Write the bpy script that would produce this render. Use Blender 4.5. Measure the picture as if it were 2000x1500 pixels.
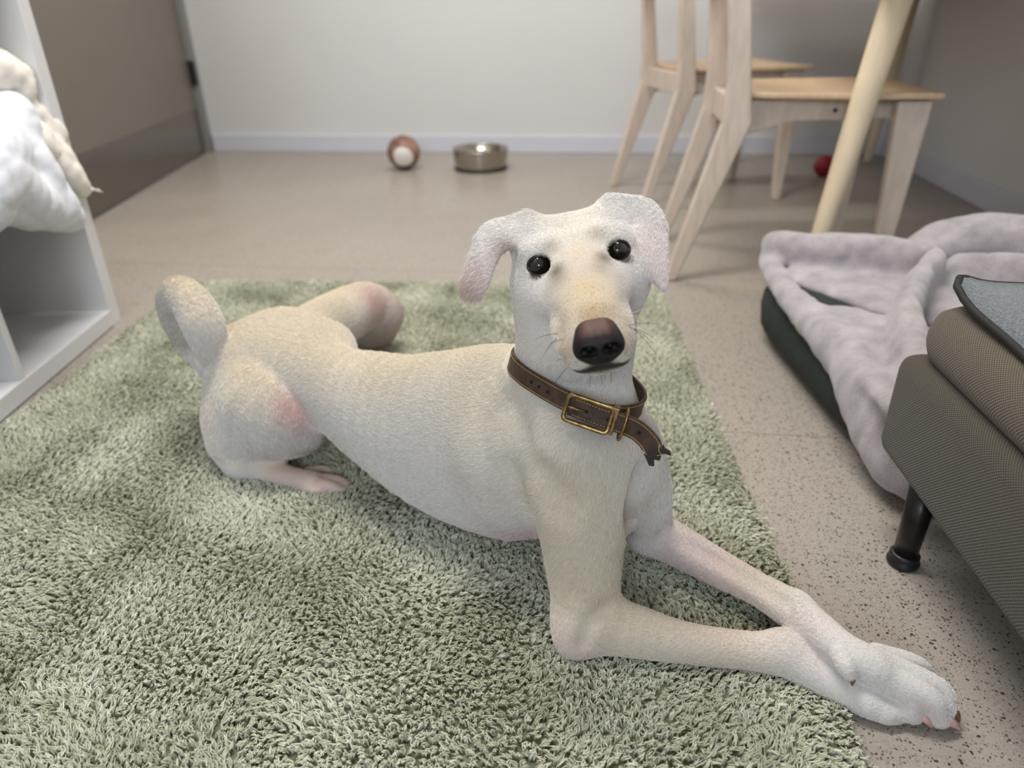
import bpy, bmesh, math, random
import numpy as np
from mathutils import Vector, Matrix

for _o in list(bpy.data.objects):
    bpy.data.objects.remove(_o, do_unlink=True)
SC = bpy.context.scene
COL = SC.collection
random.seed(7)
RNG = np.random.default_rng(7)
FUR_N = 300000

# ------------------------------------------------------------------ camera
F_PX, CX, CY = 1387.0, 1000.0, 750.0          # focal length in pixels of the 2000x1500 frame
NADIR = (50.0, 2662.0)
CAM_H = 0.62
PITCH = math.atan(F_PX / math.hypot(*NADIR))
ROLL = math.atan2(NADIR[0], NADIR[1])
_f = np.array([0, math.cos(PITCH), -math.sin(PITCH)])
_r0 = np.array([1.0, 0, 0]); _u0 = np.cross(_r0, _f)
CR = math.cos(ROLL) * _r0 - math.sin(ROLL) * _u0
CU = math.sin(ROLL) * _r0 + math.cos(ROLL) * _u0
CF = _f
CAM = np.array([0, 0, CAM_H])

cam_data = bpy.data.cameras.new('camera')
cam = bpy.data.objects.new('camera', cam_data); COL.objects.link(cam)
cam_data.sensor_width = 36.0
cam_data.sensor_fit = 'HORIZONTAL'
cam_data.lens = 36.0 * F_PX / 2000.0
cam_data.clip_start = 0.02
M = Matrix.Identity(4)
for i in range(3):
    M[i][0] = CR[i]; M[i][1] = CU[i]; M[i][2] = -CF[i]; M[i][3] = CAM[i]
cam.matrix_world = M
cam_data.dof.use_dof = True
cam_data.dof.focus_distance = 0.74
cam_data.dof.aperture_fstop = 3.4
SC.camera = cam

# ------------------------------------------------------------------ world, lamps, exposure
SC.view_settings.view_transform = 'Standard'
SC.view_settings.look = 'None'
SC.view_settings.exposure = -0.15
SC.view_settings.gamma = 1.0
SC.view_settings.use_curve_mapping = False
world = bpy.data.worlds.new('world'); SC.world = world
world.use_nodes = True
world.node_tree.nodes['Background'].inputs[0].default_value = (0.86, 0.92, 1.0, 1)
world.node_tree.nodes['Background'].inputs[1].default_value = 1.0

def area_light(name, loc, target, sx, sy, power, color):
    d = bpy.data.lights.new(name, 'AREA'); d.shape = 'RECTANGLE'; d.size = sx; d.size_y = sy
    d.energy = power; d.color = color
    o = bpy.data.objects.new(name, d); COL.objects.link(o)
    o.location = loc
    o.rotation_euler = (Vector(target) - Vector(loc)).to_track_quat('-Z', 'Y').to_euler()
    return o
area_light('window_daylight', (-0.55, -2.02, 1.45), (-0.2, 1.0, 0.4), 0.8, 0.75, 29, (0.78, 0.89, 1.0))
area_light('ceiling_panel_light', (-0.25, 1.15, 2.46), (-0.25, 1.15, 0), 1.2, 0.3, 50, (1.0, 0.965, 0.91))
area_light('ceiling_panel_light', (-0.35, 2.85, 2.46), (-0.35, 2.85, 0), 1.2, 0.3, 30, (1.0, 0.97, 0.93))
SC.cycles.adaptive_threshold = 0.02
SC.cycles.max_bounces = 4
SC.cycles.diffuse_bounces = 3
SC.cycles.glossy_bounces = 2
SC.cycles.transmission_bounces = 4

# ------------------------------------------------------------------ helpers
def ray(px, py):
    return CF + CR * ((px - CX) / F_PX) - CU * ((py - CY) / F_PX)
def G(px, py, z=0.0):
    d = ray(px, py); t = (z - CAM_H) / d[2]
    return CAM + d * t
def AT(px, py, depth):
    return CAM + ray(px, py) * depth
def GY(px, py, y):
    d = ray(px, py)
    return CAM + d * (y / d[1])
def rnd(a, b): return random.uniform(a, b)

def tag(o, label=None, cat=None, group=None, kind=None):
    if label: o['label'] = label
    if cat: o['category'] = cat
    if group: o['group'] = group
    if kind: o['kind'] = kind
    return o
def empty(name, loc=(0, 0, 0), rz=0.0):
    o = bpy.data.objects.new(name, None); COL.objects.link(o)
    o.location = loc; o.rotation_euler = (0, 0, rz); o.empty_display_size = 0.05
    return o
def link_mesh(name, me, m, parent=None, smooth=True):
    o = bpy.data.objects.new(name, me); COL.objects.link(o)
    if m is not None: me.materials.append(m)
    if smooth:
        me.polygons.foreach_set('use_smooth', np.ones(len(me.polygons), dtype=bool))
    if parent is not None:
        o.parent = parent
    return o
def from_bm(name, bm, m, parent=None, smooth=True, local=True):
    """bm in parent-local coordinates"""
    me = bpy.data.meshes.new(name)
    bmesh.ops.recalc_face_normals(bm, faces=bm.faces)
    bm.to_mesh(me); bm.free()
    return link_mesh(name, me, m, parent, smooth)
def from_np(name, V, Fq, m, parent=None, smooth=True):
    me = bpy.data.meshes.new(name)
    V = np.asarray(V, dtype=np.float32); Fq = np.asarray(Fq, dtype=np.int32)
    n = Fq.shape[1]
    me.vertices.add(len(V)); me.vertices.foreach_set('co', V.ravel())
    me.loops.add(Fq.size); me.loops.foreach_set('vertex_index', Fq.ravel())
    me.polygons.add(len(Fq))
    me.polygons.foreach_set('loop_start', np.arange(0, Fq.size, n, dtype=np.int32))
    me.polygons.foreach_set('loop_total', np.full(len(Fq), n, dtype=np.int32))
    me.update(calc_edges=True); me.validate()
    return link_mesh(name, me, m, parent, smooth)
def add_bevel(o, w, seg=2):
    md = o.modifiers.new('bevel', 'BEVEL'); md.width = w; md.segments = seg; md.limit_method = 'ANGLE'
    md.angle_limit = math.radians(35)
    return o
def box_bm(lo, hi, bm=None):
    bm = bm or bmesh.new()
    v = [bm.verts.new((x, y, z)) for z in (lo[2], hi[2]) for y in (lo[1], hi[1]) for x in (lo[0], hi[0])]
    for f in ((0, 2, 3, 1), (4, 5, 7, 6), (0, 1, 5, 4), (2, 6, 7, 3), (0, 4, 6, 2), (1, 3, 7, 5)):
        bm.faces.new([v[i] for i in f])
    return bm
def prism_bm(poly, z0, z1, bm=None):
    """poly = list of (x,y) extruded z0..z1"""
    bm = bm or bmesh.new()
    a = [bm.verts.new((p[0], p[1], z0)) for p in poly]; b = [bm.verts.new((p[0], p[1], z1)) for p in poly]
    n = len(poly)
    bm.faces.new(a[::-1]); bm.faces.new(b)
    for i in range(n):
        bm.faces.new([a[i], a[(i + 1) % n], b[(i + 1) % n], b[i]])
    return bm
def loft_bm(rings, closed=True, caps=True, bm=None, loop=False):
    """rings: list of lists of points"""
    bm = bm or bmesh.new()
    R = [[bm.verts.new(tuple(p)) for p in r] for r in rings]
    n = len(rings[0])
    pairs = list(zip(R[:-1], R[1:])) + ([(R[-1], R[0])] if loop else [])
    for a, b in pairs:
        for i in range(n if closed else n - 1):
            j = (i + 1) % n
            bm.faces.new([a[i], a[j], b[j], b[i]])
    if caps and closed and not loop:
        bm.faces.new(R[0][::-1]); bm.faces.new(R[-1])
    return bm
def tube_rings(pts, radii, n=12, up=(0, 0, 1), ry=None):
    pts = [np.asarray(p, float) for p in pts]
    rings = []
    N = np.asarray(up, float)
    for i, p in enumerate(pts):
        t = pts[min(i + 1, len(pts) - 1)] - pts[max(i - 1, 0)]
        t = t / (np.linalg.norm(t) + 1e-12)
        N = N - t * N.dot(t)
        if np.linalg.norm(N) < 1e-6:
            N = np.cross(t, [1, 0, 0])
        N = N / np.linalg.norm(N); B = np.cross(t, N)
        r = radii[i] if hasattr(radii, '__len__') else radii
        q = (ry[i] if hasattr(ry, '__len__') else ry) if ry is not None else r
        rings.append([p + N * r * math.cos(2 * math.pi * k / n) + B * q * math.sin(2 * math.pi * k / n) for k in range(n)])
    return rings
def tube(name, pts, radii, m, parent=None, n=12, up=(0, 0, 1), ry=None, loop=False):
    return from_bm(name, loft_bm(tube_rings(pts, radii, n, up, ry), loop=loop), m, parent)
def lathe_bm(prof, n=40, bm=None, c=(0, 0, 0)):
    bm = bm or bmesh.new()
    rings = []
    for r, z in prof:
        rings.append([bm.verts.new((c[0] + r * math.cos(2 * math.pi * k / n), c[1] + r * math.sin(2 * math.pi * k / n), c[2] + z)) for k in range(n)] if r > 1e-6 else [bm.verts.new((c[0], c[1], c[2] + z))])
    for a, b in zip(rings[:-1], rings[1:]):
        for i in range(n):
            j = (i + 1) % n
            if len(a) == 1 and len(b) == 1: continue
            if len(a) == 1: bm.faces.new([a[0], b[j], b[i]])
            elif len(b) == 1: bm.faces.new([a[i], a[j], b[0]])
            else: bm.faces.new([a[i], a[j], b[j], b[i]])
    return bm
def catmull(P, sub):
    """P: (n,k) array -> smooth resampled array"""
    P = np.asarray(P, float); n = len(P)
    if n < 3:
        t = np.linspace(0, 1, sub + 1)[:, None]
        return P[0] * (1 - t) + P[1] * t
    Q = np.vstack([2 * P[0] - P[1], P, 2 * P[-1] - P[-2]])
    out = []
    for i in range(n - 1):
        p0, p1, p2, p3 = Q[i:i + 4]
        for s in range(sub):
            t = s / sub
            out.append(0.5 * ((2 * p1) + (-p0 + p2) * t + (2 * p0 - 5 * p1 + 4 * p2 - p3) * t * t + (-p0 + 3 * p1 - 3 * p2 + p3) * t ** 3))
    out.append(P[-1])
    return np.array(out)

# ------------------------------------------------------------------ materials
def lin(c):
    return tuple(((v / 255) / 12.92 if v / 255 <= 0.04045 else ((v / 255 + 0.055) / 1.055) ** 2.4) for v in c)
class N:
    """small node-tree builder"""
    def __init__(s, name):
        s.m = bpy.data.materials.new(name); s.m.use_nodes = True
        s.t = s.m.node_tree; s.b = s.t.nodes['Principled BSDF']
    def n(s, typ, **kw):
        nd = s.t.nodes.new(typ)
        for k, v in kw.items():
            if k.startswith('_'): setattr(nd, k[1:], v)
            else:
                key = int(k[1:]) if k[0] == 'i' and k[1:].isdigit() else k.replace('__', ' ')
                nd.inputs[key].default_value = v
        return nd
    def l(s, a, b): s.t.links.new(a, b)
    def coord(s, which='Object'): return s.n('ShaderNodeTexCoord').outputs[which]
    def mapping(s, src, scale=(1, 1, 1), rot=(0, 0, 0)):
        mp = s.n('ShaderNodeMapping'); mp.inputs['Scale'].default_value = scale; mp.inputs['Rotation'].default_value = rot
        s.l(src, mp.inputs['Vector']); return mp.outputs[0]
    def noise(s, src, scale, detail=3, rough=0.5, out='Fac'):
        nd = s.n('ShaderNodeTexNoise'); nd.inputs['Scale'].default_value = scale; nd.inputs['Detail'].default_value = detail
        nd.inputs['Roughness'].default_value = rough
        if src is not None: s.l(src, nd.inputs['Vector'])
        return nd.outputs[out]
    def ramp(s, src, stops, interp='LINEAR'):
        r = s.n('ShaderNodeValToRGB'); e = r.color_ramp.elements; r.color_ramp.interpolation = interp
        while len(e) > len(stops): e.remove(e[-1])
        while len(e) < len(stops): e.new(0.5)
        for el, (p, c) in zip(e, stops):
            el.position = p; el.color = (*c, 1) if len(c) == 3 else c
        s.l(src, r.inputs[0]); return r.outputs[0]
    def mix(s, fac, a, b, mode='MIX'):
        mx = s.n('ShaderNodeMix'); mx.data_type = 'RGBA'; mx.blend_type = mode
        for i, v in ((0, fac), (6, a), (7, b)):
            if hasattr(v, 'is_linked') or hasattr(v, 'links'): s.l(v, mx.inputs[i])
            else: mx.inputs[i].default_value = v if i == 0 else ((*v, 1) if len(v) == 3 else v)
        return mx.outputs[2]
    def math(s, op, a, b=None):
        nd = s.n('ShaderNodeMath'); nd.operation = op
        for i, v in ((0, a), (1, b)):
            if v is None: continue
            if hasattr(v, 'links'): s.l(v, nd.inputs[i])
            else: nd.inputs[i].default_value = v
        return nd.outputs[0]
    def bump(s, h, strength=0.3, dist=0.002):
        nd = s.n('ShaderNodeBump'); nd.inputs['Strength'].default_value = strength; nd.inputs['Distance'].default_value = dist
        s.l(h, nd.inputs['Height']); s.l(nd.outputs[0], s.b.inputs['Normal'])
    def set(s, color=None, rough=0.5, metal=0.0, spec=0.5, sheen=0.0, sss=0.0):
        b = s.b
        if color is not None:
            if hasattr(color, 'links'): s.l(color, b.inputs['Base Color'])
            else: b.inputs['Base Color'].default_value = (*color, 1)
        if hasattr(rough, 'links'): s.l(rough, b.inputs['Roughness'])
        else: b.inputs['Roughness'].default_value = rough
        b.inputs['Metallic'].default_value = metal
        b.inputs['Specular IOR Level'].default_value = spec
        b.inputs['Sheen Weight'].default_value = sheen
        return s.m
def simple(name, rgb, rough=0.5, metal=0.0, spec=0.5, sheen=0.0, var=0.06, scale=8.0, bump=0.0, bscale=200):
    """procedural colour with slight mottling"""
    k = N(name); c = lin(rgb); co = k.coord()
    f = k.noise(co, scale, 2)
    lo = tuple(v * (1 - var) for v in c); hi = tuple(min(1, v * (1 + var)) for v in c)
    k.set(k.ramp(f, [(0.3, lo), (0.7, hi)]), rough, metal, spec, sheen)
    if bump: k.bump(k.noise(co, bscale, 3), bump, 0.001)
    return k.m

# ------------------------------------------------------------------ the dog: one continuous surface from a blended field
class Field:
    def __init__(s, xs, ys, zs):
        s.ax = [np.asarray(a, np.float32) for a in (xs, ys, zs)]
        s.D = np.full([len(a) for a in s.ax], 0.08, np.float32)
    def _sl(s, lo, hi):
        out = []
        for a, l, h in zip(s.ax, lo, hi):
            i0 = max(0, int(np.searchsorted(a, l)) - 1); i1 = min(len(a), int(np.searchsorted(a, h)) + 1)
            if i1 - i0 < 1: return None
            out.append(slice(i0, i1))
        return tuple(out)
    def blend(s, segs, k, cut=False):
        """segs: list of (a, b, ra, rb, wax); union them, then blend the union into the field"""
        P = np.array([q for g in segs for q in (g[0], g[1])], float)
        rm = max(max(*g[2], *g[3]) for g in segs) + k + 0.004
        big = s._sl(P.min(0) - rm, P.max(0) + rm)
        if big is None: return
        loc = Field.__new__(Field); loc.ax = [a[q] for a, q in zip(s.ax, big)]
        loc.D = np.full([len(a) for a in loc.ax], 0.08, np.float32)
        for a, b, ra, rb, wax in segs:
            loc.seg(a, b, ra, rb, wax, 1e-4, pad=k + 0.004)
        A = s.D[big]; d = loc.D
        if cut: d = -d
        hh = np.maximum(k - np.abs(A - d), 0) / k
        s.D[big] = (np.maximum(A, d) + hh * hh * k * 0.25) if cut else (np.minimum(A, d) - hh * hh * k * 0.25)
    def seg(s, a, b, ra, rb, wax, k, cut=False, pad=0.0):
        """blend in one tapered segment with elliptical section; ra=(w,h)"""
        a = np.asarray(a, float); b = np.asarray(b, float)
        rm = max(*ra, *rb) + k + 0.004 + pad
        sl = s._sl(np.minimum(a, b) - rm, np.maximum(a, b) + rm)
        if sl is None: return
        X = s.ax[0][sl[0]][:, None, None]; Y = s.ax[1][sl[1]][None, :, None]; Z = s.ax[2][sl[2]][None, None, :]
        ab = b - a; L2 = float(ab @ ab) + 1e-12; T = ab / math.sqrt(L2)
        W = wax - T * float(np.dot(wax, T))
        if np.linalg.norm(W) < 1e-3: W = np.cross(T, [0.3, 0.5, 0.8])
        W = W / (np.linalg.norm(W) + 1e-9); Hh = np.cross(T, W)
        dx = X - np.float32(a[0]); dy = Y - np.float32(a[1]); dz = Z - np.float32(a[2])
        t = np.clip((dx * ab[0] + dy * ab[1] + dz * ab[2]) / L2, 0, 1).astype(np.float32)
        qx = dx - t * ab[0]; qy = dy - t * ab[1]; qz = dz - t * ab[2]
        rw = ra[0] + t * (rb[0] - ra[0]); rh = ra[1] + t * (rb[1] - ra[1]); rt = np.minimum(rw, rh)
        w = qx * W[0] + qy * W[1] + qz * W[2]; h = qx * Hh[0] + qy * Hh[1] + qz * Hh[2]; u = qx * T[0] + qy * T[1] + qz * T[2]
        if ra[0] == ra[1] and rb[0] == rb[1]:
            d = np.sqrt(qx * qx + qy * qy + qz * qz) - rw
        else:
            k0 = np.sqrt((w / rw) ** 2 + (h / rh) ** 2 + (u / rt) ** 2) + 1e-6
            k1 = np.sqrt((w / rw ** 2) ** 2 + (h / rh ** 2) ** 2 + (u / rt ** 2) ** 2) + 1e-6
            d = k0 * (k0 - 1) / k1
        A = s.D[sl]
        if cut:
            d = -d
            hh = np.maximum(k - np.abs(A - d), 0) / k
            s.D[sl] = np.maximum(A, d) + hh * hh * k * 0.25
        else:
            hh = np.maximum(k - np.abs(A - d), 0) / k
            s.D[sl] = np.minimum(A, d) - hh * hh * k * 0.25
    def mesh(s):
        D = s.D; I = (D < 0)
        n = D.shape
        c = np.zeros([m - 1 for m in n], np.uint8)
        for i in (0, 1):
            for j in (0, 1):
                for k in (0, 1):
                    c += I[i:n[0] - 1 + i, j:n[1] - 1 + j, k:n[2] - 1 + k]
        act = (c > 0) & (c < 8)
        idx = np.argwhere(act)
        vid = np.full(act.shape, -1, np.int32); vid[act] = np.arange(len(idx))
        acc = np.zeros((len(idx), 3)); cnt = np.zeros(len(idx))
        offs = [(i, j, k) for i in (0, 1) for j in (0, 1) for k in (0, 1)]
        val = {o: D[idx[:, 0] + o[0], idx[:, 1] + o[1], idx[:, 2] + o[2]] for o in offs}
        pos = {o: np.stack([s.ax[q][idx[:, q] + o[q]] for q in range(3)], 1) for o in offs}
        for o in offs:
            for q in range(3):
                if o[q] == 0:
                    p = list(o); p[q] = 1; p = tuple(p)
                    va, vb = val[o], val[p]
                    m = (va < 0) != (vb < 0)
                    t = np.where(m, va / np.where(m, va - vb, 1), 0)[:, None]
                    acc += np.where(m[:, None], pos[o] * (1 - t) + pos[p] * t, 0); cnt += m
        V = acc / cnt[:, None]
        F = []
        for q in range(3):
            a = [slice(None)] * 3; b = [slice(None)] * 3
            a[q] = slice(0, n[q] - 1); b[q] = slice(1, n[q])
            Ia, Ib = I[tuple(a)], I[tuple(b)]
            e = np.argwhere(Ia != Ib)
            o1, o2 = (q + 1) % 3, (q + 2) % 3
            ok = (e[:, o1] > 0) & (e[:, o2] > 0) & (e[:, o1] < n[o1] - 1) & (e[:, o2] < n[o2] - 1)
            e = e[ok]
            def cell(d1, d2):
                g = e.copy(); g[:, o1] -= d1; g[:, o2] -= d2
                return vid[g[:, 0], g[:, 1], g[:, 2]]
            quad = np.stack([cell(1, 1), cell(0, 1), cell(0, 0), cell(1, 0)], 1)
            inside = Ia[e[:, 0], e[:, 1], e[:, 2]]
            quad[~inside] = quad[~inside][:, ::-1]
            F.append(quad)
        F = np.vstack(F)
        F = F[(F >= 0).all(1)]
        return V, F
def relax(V, F, it=3, lam=0.5, mu=-0.53):
    E = np.vstack([F[:, [0, 1]], F[:, [1, 2]], F[:, [2, 3]], F[:, [3, 0]]])
    deg = np.bincount(E.ravel(), minlength=len(V)).astype(float)
    for i in range(it):
        for f in (lam, mu):
            S = np.zeros_like(V)
            for q in range(3):
                S[:, q] = np.bincount(E[:, 0], V[E[:, 1], q], len(V)) + np.bincount(E[:, 1], V[E[:, 0], q], len(V))
            V = V + f * (S / deg[:, None] - V)
    return V
def vnormals(V, F):
    n = np.cross(V[F[:, 2]] - V[F[:, 0]], V[F[:, 3]] - V[F[:, 1]])
    Nn = np.zeros_like(V)
    for c in range(4):
        for q in range(3):
            Nn[:, q] += np.bincount(F[:, c], n[:, q], len(V))
    return Nn / (np.linalg.norm(Nn, axis=1, keepdims=True) + 1e-12)

def hair_object(name, P, Rad, C, m, parent):
    """P: (n, s, 3) points, Rad: (n, s), C: (n,3) colours"""
    n, s, _ = P.shape
    hc = bpy.data.hair_curves.new(name); hc.add_curves([s] * n)
    hc.attributes['position'].data.foreach_set('vector', P.reshape(-1).astype(np.float32))
    ra = hc.attributes.get('radius') or hc.attributes.new('radius', 'FLOAT', 'POINT')
    ra.data.foreach_set('value', Rad.reshape(-1).astype(np.float32))
    ca = hc.attributes.new('tint', 'FLOAT_COLOR', 'CURVE')
    ca.data.foreach_set('color', np.c_[C, np.ones(n)].astype(np.float32).ravel())
    hc.materials.append(m)
    o = bpy.data.objects.new(name, hc); COL.objects.link(o); o.parent = parent
    return o

# ------------------------------------------------------------------ the room
WL = G(388, 294); WC = G(1720, 302)
WL[2] = WC[2] = 0
ub = (WC - WL) / np.linalg.norm(WC - WL)                 # along the back wall
vb = np.array([-ub[1], ub[0], 0.0])                      # outwards through it
ur = (G(1971, 433) - WC); ur[2] = 0; ur = ur / np.linalg.norm(ur)   # along the right wall, towards the camera
vr = np.array([-ur[1], ur[0], 0.0]); vr = vr if vr[0] > 0 else -vr
DH = G(385, 312); DN = G(190, 430); DH[2] = DN[2] = 0
ul = (DN - DH) / np.linalg.norm(DN - DH)
vl = np.array([ul[1], -ul[0], 0.0]); vl = vl if vl[0] < 0 else -vl
# corner of the left wall line with the back wall line
A2 = np.array([[ul[0], -ub[0]], [ul[1], -ub[1]]]); st = np.linalg.solve(A2, (WL - DH)[:2])
CL = DH + ul * st[0]
def yline(p, d, y): return p + d * ((y - p[1]) / d[1])
YN = -2.2; HC = 2.5
RN = yline(WC, ur, YN); LN = yline(CL, ul, YN)

# floor
k = N('speckled_vinyl'); co = k.coord()
def specks(scale, size, keep):
    v = k.n('ShaderNodeTexVoronoi'); v.inputs['Scale'].default_value = scale; k.l(wob, v.inputs['Vector'])
    a = k.math('LESS_THAN', v.outputs['Distance'], size)
    sep = k.n('ShaderNodeSeparateColor'); k.l(v.outputs['Color'], sep.inputs[0])
    return k.math('MULTIPLY', a, k.math('LESS_THAN', sep.outputs[0], keep))
mx = k.n('ShaderNodeMixRGB'); mx.blend_type = 'ADD'; mx.inputs[0].default_value = 0.006
k.l(co, mx.inputs[1]); k.l(k.noise(co, 160, 2, out='Color'), mx.inputs[2]); wob = mx.outputs[0]
f0 = k.noise(co, 1.3, 4)
c0 = k.ramp(f0, [(.3, lin((160, 151, 141))), (.7, lin((173, 164, 154)))])
c1 = k.mix(k.math('MULTIPLY', specks(420, .38, .60), .5), c0, lin((118, 109, 99)))
c2 = k.mix(k.math('MULTIPLY', specks(300, .36, .34), .8), c1, lin((70, 62, 54)))
c3 = k.mix(k.math('MULTIPLY', specks(190, .33, .13), .9), c2, lin((44, 38, 34)))
c4 = k.mix(k.math('MULTIPLY', specks(380, .34, .14), .4), c3, lin((198, 196, 196)))
sx = k.n('ShaderNodeSeparateXYZ'); k.l(co, sx.inputs[0])
yy = k.math('ADD', sx.outputs[1], k.math('MULTIPLY', sx.outputs[0], .143))
seam = k.math('LESS_THAN', k.math('ABSOLUTE', k.math('SUBTRACT', yy, 1.835)), .0025)
seam2 = k.math('LESS_THAN', k.math('ABSOLUTE', k.math('SUBTRACT', yy, 1.055)), .0015)
c5 = k.mix(k.math('MULTIPLY', k.math('MAXIMUM', seam, seam2), .45), c4, lin((95, 88, 80)))
rg = k.ramp(k.noise(co, 3.0, 3), [(.3, (.28,) * 3), (.7, (.40,) * 3)])
k.set(c5, rg, spec=0.45)
M_FLOOR = k.m
def expand(p, d): return (p[0] + d[0], p[1] + d[1])
fl = from_bm('floor', prism_bm([expand(CL, (-.15, .15)), expand(WC, (.15, .15)), expand(RN, (.15, -.15)), expand(LN, (-.15, -.15))][::-1], -.08, 0), M_FLOOR, None, smooth=False)
tag(fl, kind='structure')
M_WALL = simple('painted_wall', (220, 219, 218), .62, spec=.3, var=.015, scale=3)
M_CEIL = simple('ceiling_paint', (235, 234, 232), .8, var=.01)
M_BASE = simple('white_skirting', (214, 216, 226), .35, var=.015)
def wall(name, a, b, out, th=.12, z0=0.0, z1=HC, ext=.0):
    a = np.asarray(a); b = np.asarray(b); o = out * th
    d = (b - a) / np.linalg.norm(b - a) * ext
    w = from_bm(name, prism_bm([(a - d)[:2], (b + d)[:2], (b + d + o)[:2], (a - d + o)[:2]], z0, z1), M_WALL, None, smooth=False)
    return tag(w, kind='structure')
wall('wall_back', CL, WC, vb, ext=.0)
wall('wall_right', WC, RN, vr, ext=.0)
# left wall with its doorway
DOOR_A = CL + ul * 0.068; DOOR_W = 1.45; DOOR_B = DOOR_A + ul * (DOOR_W + .07); DOOR_H = 2.08
bm = bmesh.new()
for a, b, z0, z1 in ((DOOR_B, LN, 0, HC), (DOOR_A - ul * .07, DOOR_B, DOOR_H + .07, HC)):
    o = vl * .12
    prism_bm([a[:2], b[:2], (b + o)[:2], (a + o)[:2]], z0, z1, bm)
tag(from_bm('wall_left', bm, M_WALL, None, False), kind='structure')
# wall behind the camera with the window that lights the room
un = (RN - LN); un = un / np.linalg.norm(un); vn = np.array([un[1], -un[0], 0]); vn = vn if vn[1] < 0 else -vn
Lw = np.linalg.norm(RN - LN); wx0, wx1, wz0, wz1 = .12, Lw - .12, .75, 2.25
bm = bmesh.new(); o = vn * .12
for s0, s1, z0, z1 in ((0, wx0, 0, HC), (wx1, Lw, 0, HC), (wx0, wx1, 0, wz0), (wx0, wx1, wz1, HC)):
    a = LN + un * s0; b = LN + un * s1
    prism_bm([a[:2], b[:2], (b + o)[:2], (a + o)[:2]], z0, z1, bm)
tag(from_bm('wall_front', bm, M_WALL, None, False), kind='structure')
M_WFR = simple('window_frame_paint', (225, 226, 228), .4)
k = N('window_glass'); k.set((1, 1, 1), 0.0, spec=.5); k.b.inputs['Transmission Weight'].default_value = 1.0; k.b.inputs['IOR'].default_value = 1.0
M_GLASS = k.m
tag(from_bm('ceiling', prism_bm([expand(CL, (-.12, .12)), expand(WC, (.12, .12)), expand(RN, (.12, -.12)), expand(LN, (-.12, -.12))][::-1], HC, HC + .1), M_CEIL, None, False), kind='structure')
win = empty('window_1', tuple(LN + un * (wx0 + wx1) / 2 + np.array([0, 0, wz0]))); tag(win, kind='structure')
win.rotation_euler = (0, 0, math.atan2(un[1], un[0]))
hw = (wx1 - wx0) / 2; hz = wz1 - wz0
bm = bmesh.new()
for lo, hi in (((-hw, -.09, 0), (hw, -.03, .05)), ((-hw, -.09, hz - .05), (hw, -.03, hz)), ((-hw, -.09, .05), (-hw + .05, -.03, hz - .05)), ((hw - .05, -.09, .05), (hw, -.03, hz - .05)), ((-.025, -.09, .05), (.025, -.03, hz - .05))):
    box_bm(lo, hi, bm)
from_bm('window_frame', bm, M_WFR, win, False)
for s in (-1, 1):
    from_bm('pane', box_bm((min(s * .025, s * (hw - .05)), -.063, .05), (max(s * .025, s * (hw - .05)), -.058, hz - .05)), M_GLASS, win, False)
# skirting boards
BH = .083
def board(name, a, b, inn, th=.014):
    a = np.asarray(a); b = np.asarray(b); o = inn * th
    bm = prism_bm([a[:2], b[:2], (b + o)[:2], (a + o)[:2]], 0, BH)
    w = from_bm(name, bm, M_BASE, None, False); add_bevel(w, .003, 2); return tag(w, kind='structure')
board('baseboard_back', CL + ub * .02, WC - ub * .0, -vb)
br = board('baseboard_right', WC + ur * .014, RN, -vr)
M_SCREW = simple('screw_cap', (225, 228, 235), .3)
sp = G(1853, 346, .045)
d0 = WC + ur * float((sp - WC) @ ur) - vr * .0145
bm = bmesh.new(); bmesh.ops.create_uvsphere(bm, u_segments=16, v_segments=8, radius=.008)
sc_ = from_bm('screw_cap', bm, M_SCREW, br); sc_.location = (d0[0], d0[1], .045); sc_.scale = (.3, 1, 1)
# door
M_DOOR = simple('door_laminate', (116, 108, 98), .34, spec=.5, var=.03, scale=5)
M_KICK = simple('brushed_kick_plate', (112, 104, 95), .20, metal=.55, var=.04, scale=20)
M_FRAME = simple('grey_steel_frame', (132, 130, 127), .35, var=.02)
M_BLACK = simple('black_metal', (30, 29, 29), .4, var=.05)
door = empty('door_1', tuple(DOOR_A)); door.rotation_euler = (0, 0, math.atan2(ul[1], ul[0])); tag(door, kind='structure')
sgn = 1 if np.dot(vl, [-ul[1], ul[0], 0]) > 0 else -1      # local +y*sgn points out of the room
def dbox(name, x0, x1, y0, y1, z0, z1, m, bev=.002):
    ys = sorted((y0 * sgn, y1 * sgn))
    o = from_bm(name, box_bm((x0, ys[0], z0), (x1, ys[1], z1)), m, door, False); add_bevel(o, bev); return o
dbox('door_leaf', .004, DOOR_W - .004, .012, .052, .008, DOOR_H, M_DOOR)
dbox('kick_plate', .012, DOOR_W - .012, .0105, .0125, .012, .22, M_KICK, .0005)
dbox('door_frame', -.066, 0, -.012, .11, 0, DOOR_H + .066, M_FRAME)
dbox('door_frame', DOOR_W, DOOR_W + .066, -.012, .11, 0, DOOR_H + .066, M_FRAME)
dbox('door_frame', 0, DOOR_W, -.012, .11, DOOR_H + .002, DOOR_H + .066, M_FRAME)
for zz in (.33, 1.75):
    dbox('hinge', -.012, .014, -.018, .012, zz, zz + .11, M_BLACK)
dbox('door_handle', DOOR_W - .20, DOOR_W - .06, -.05, -.03, 1.02, 1.04, M_BLACK, .006)

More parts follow.
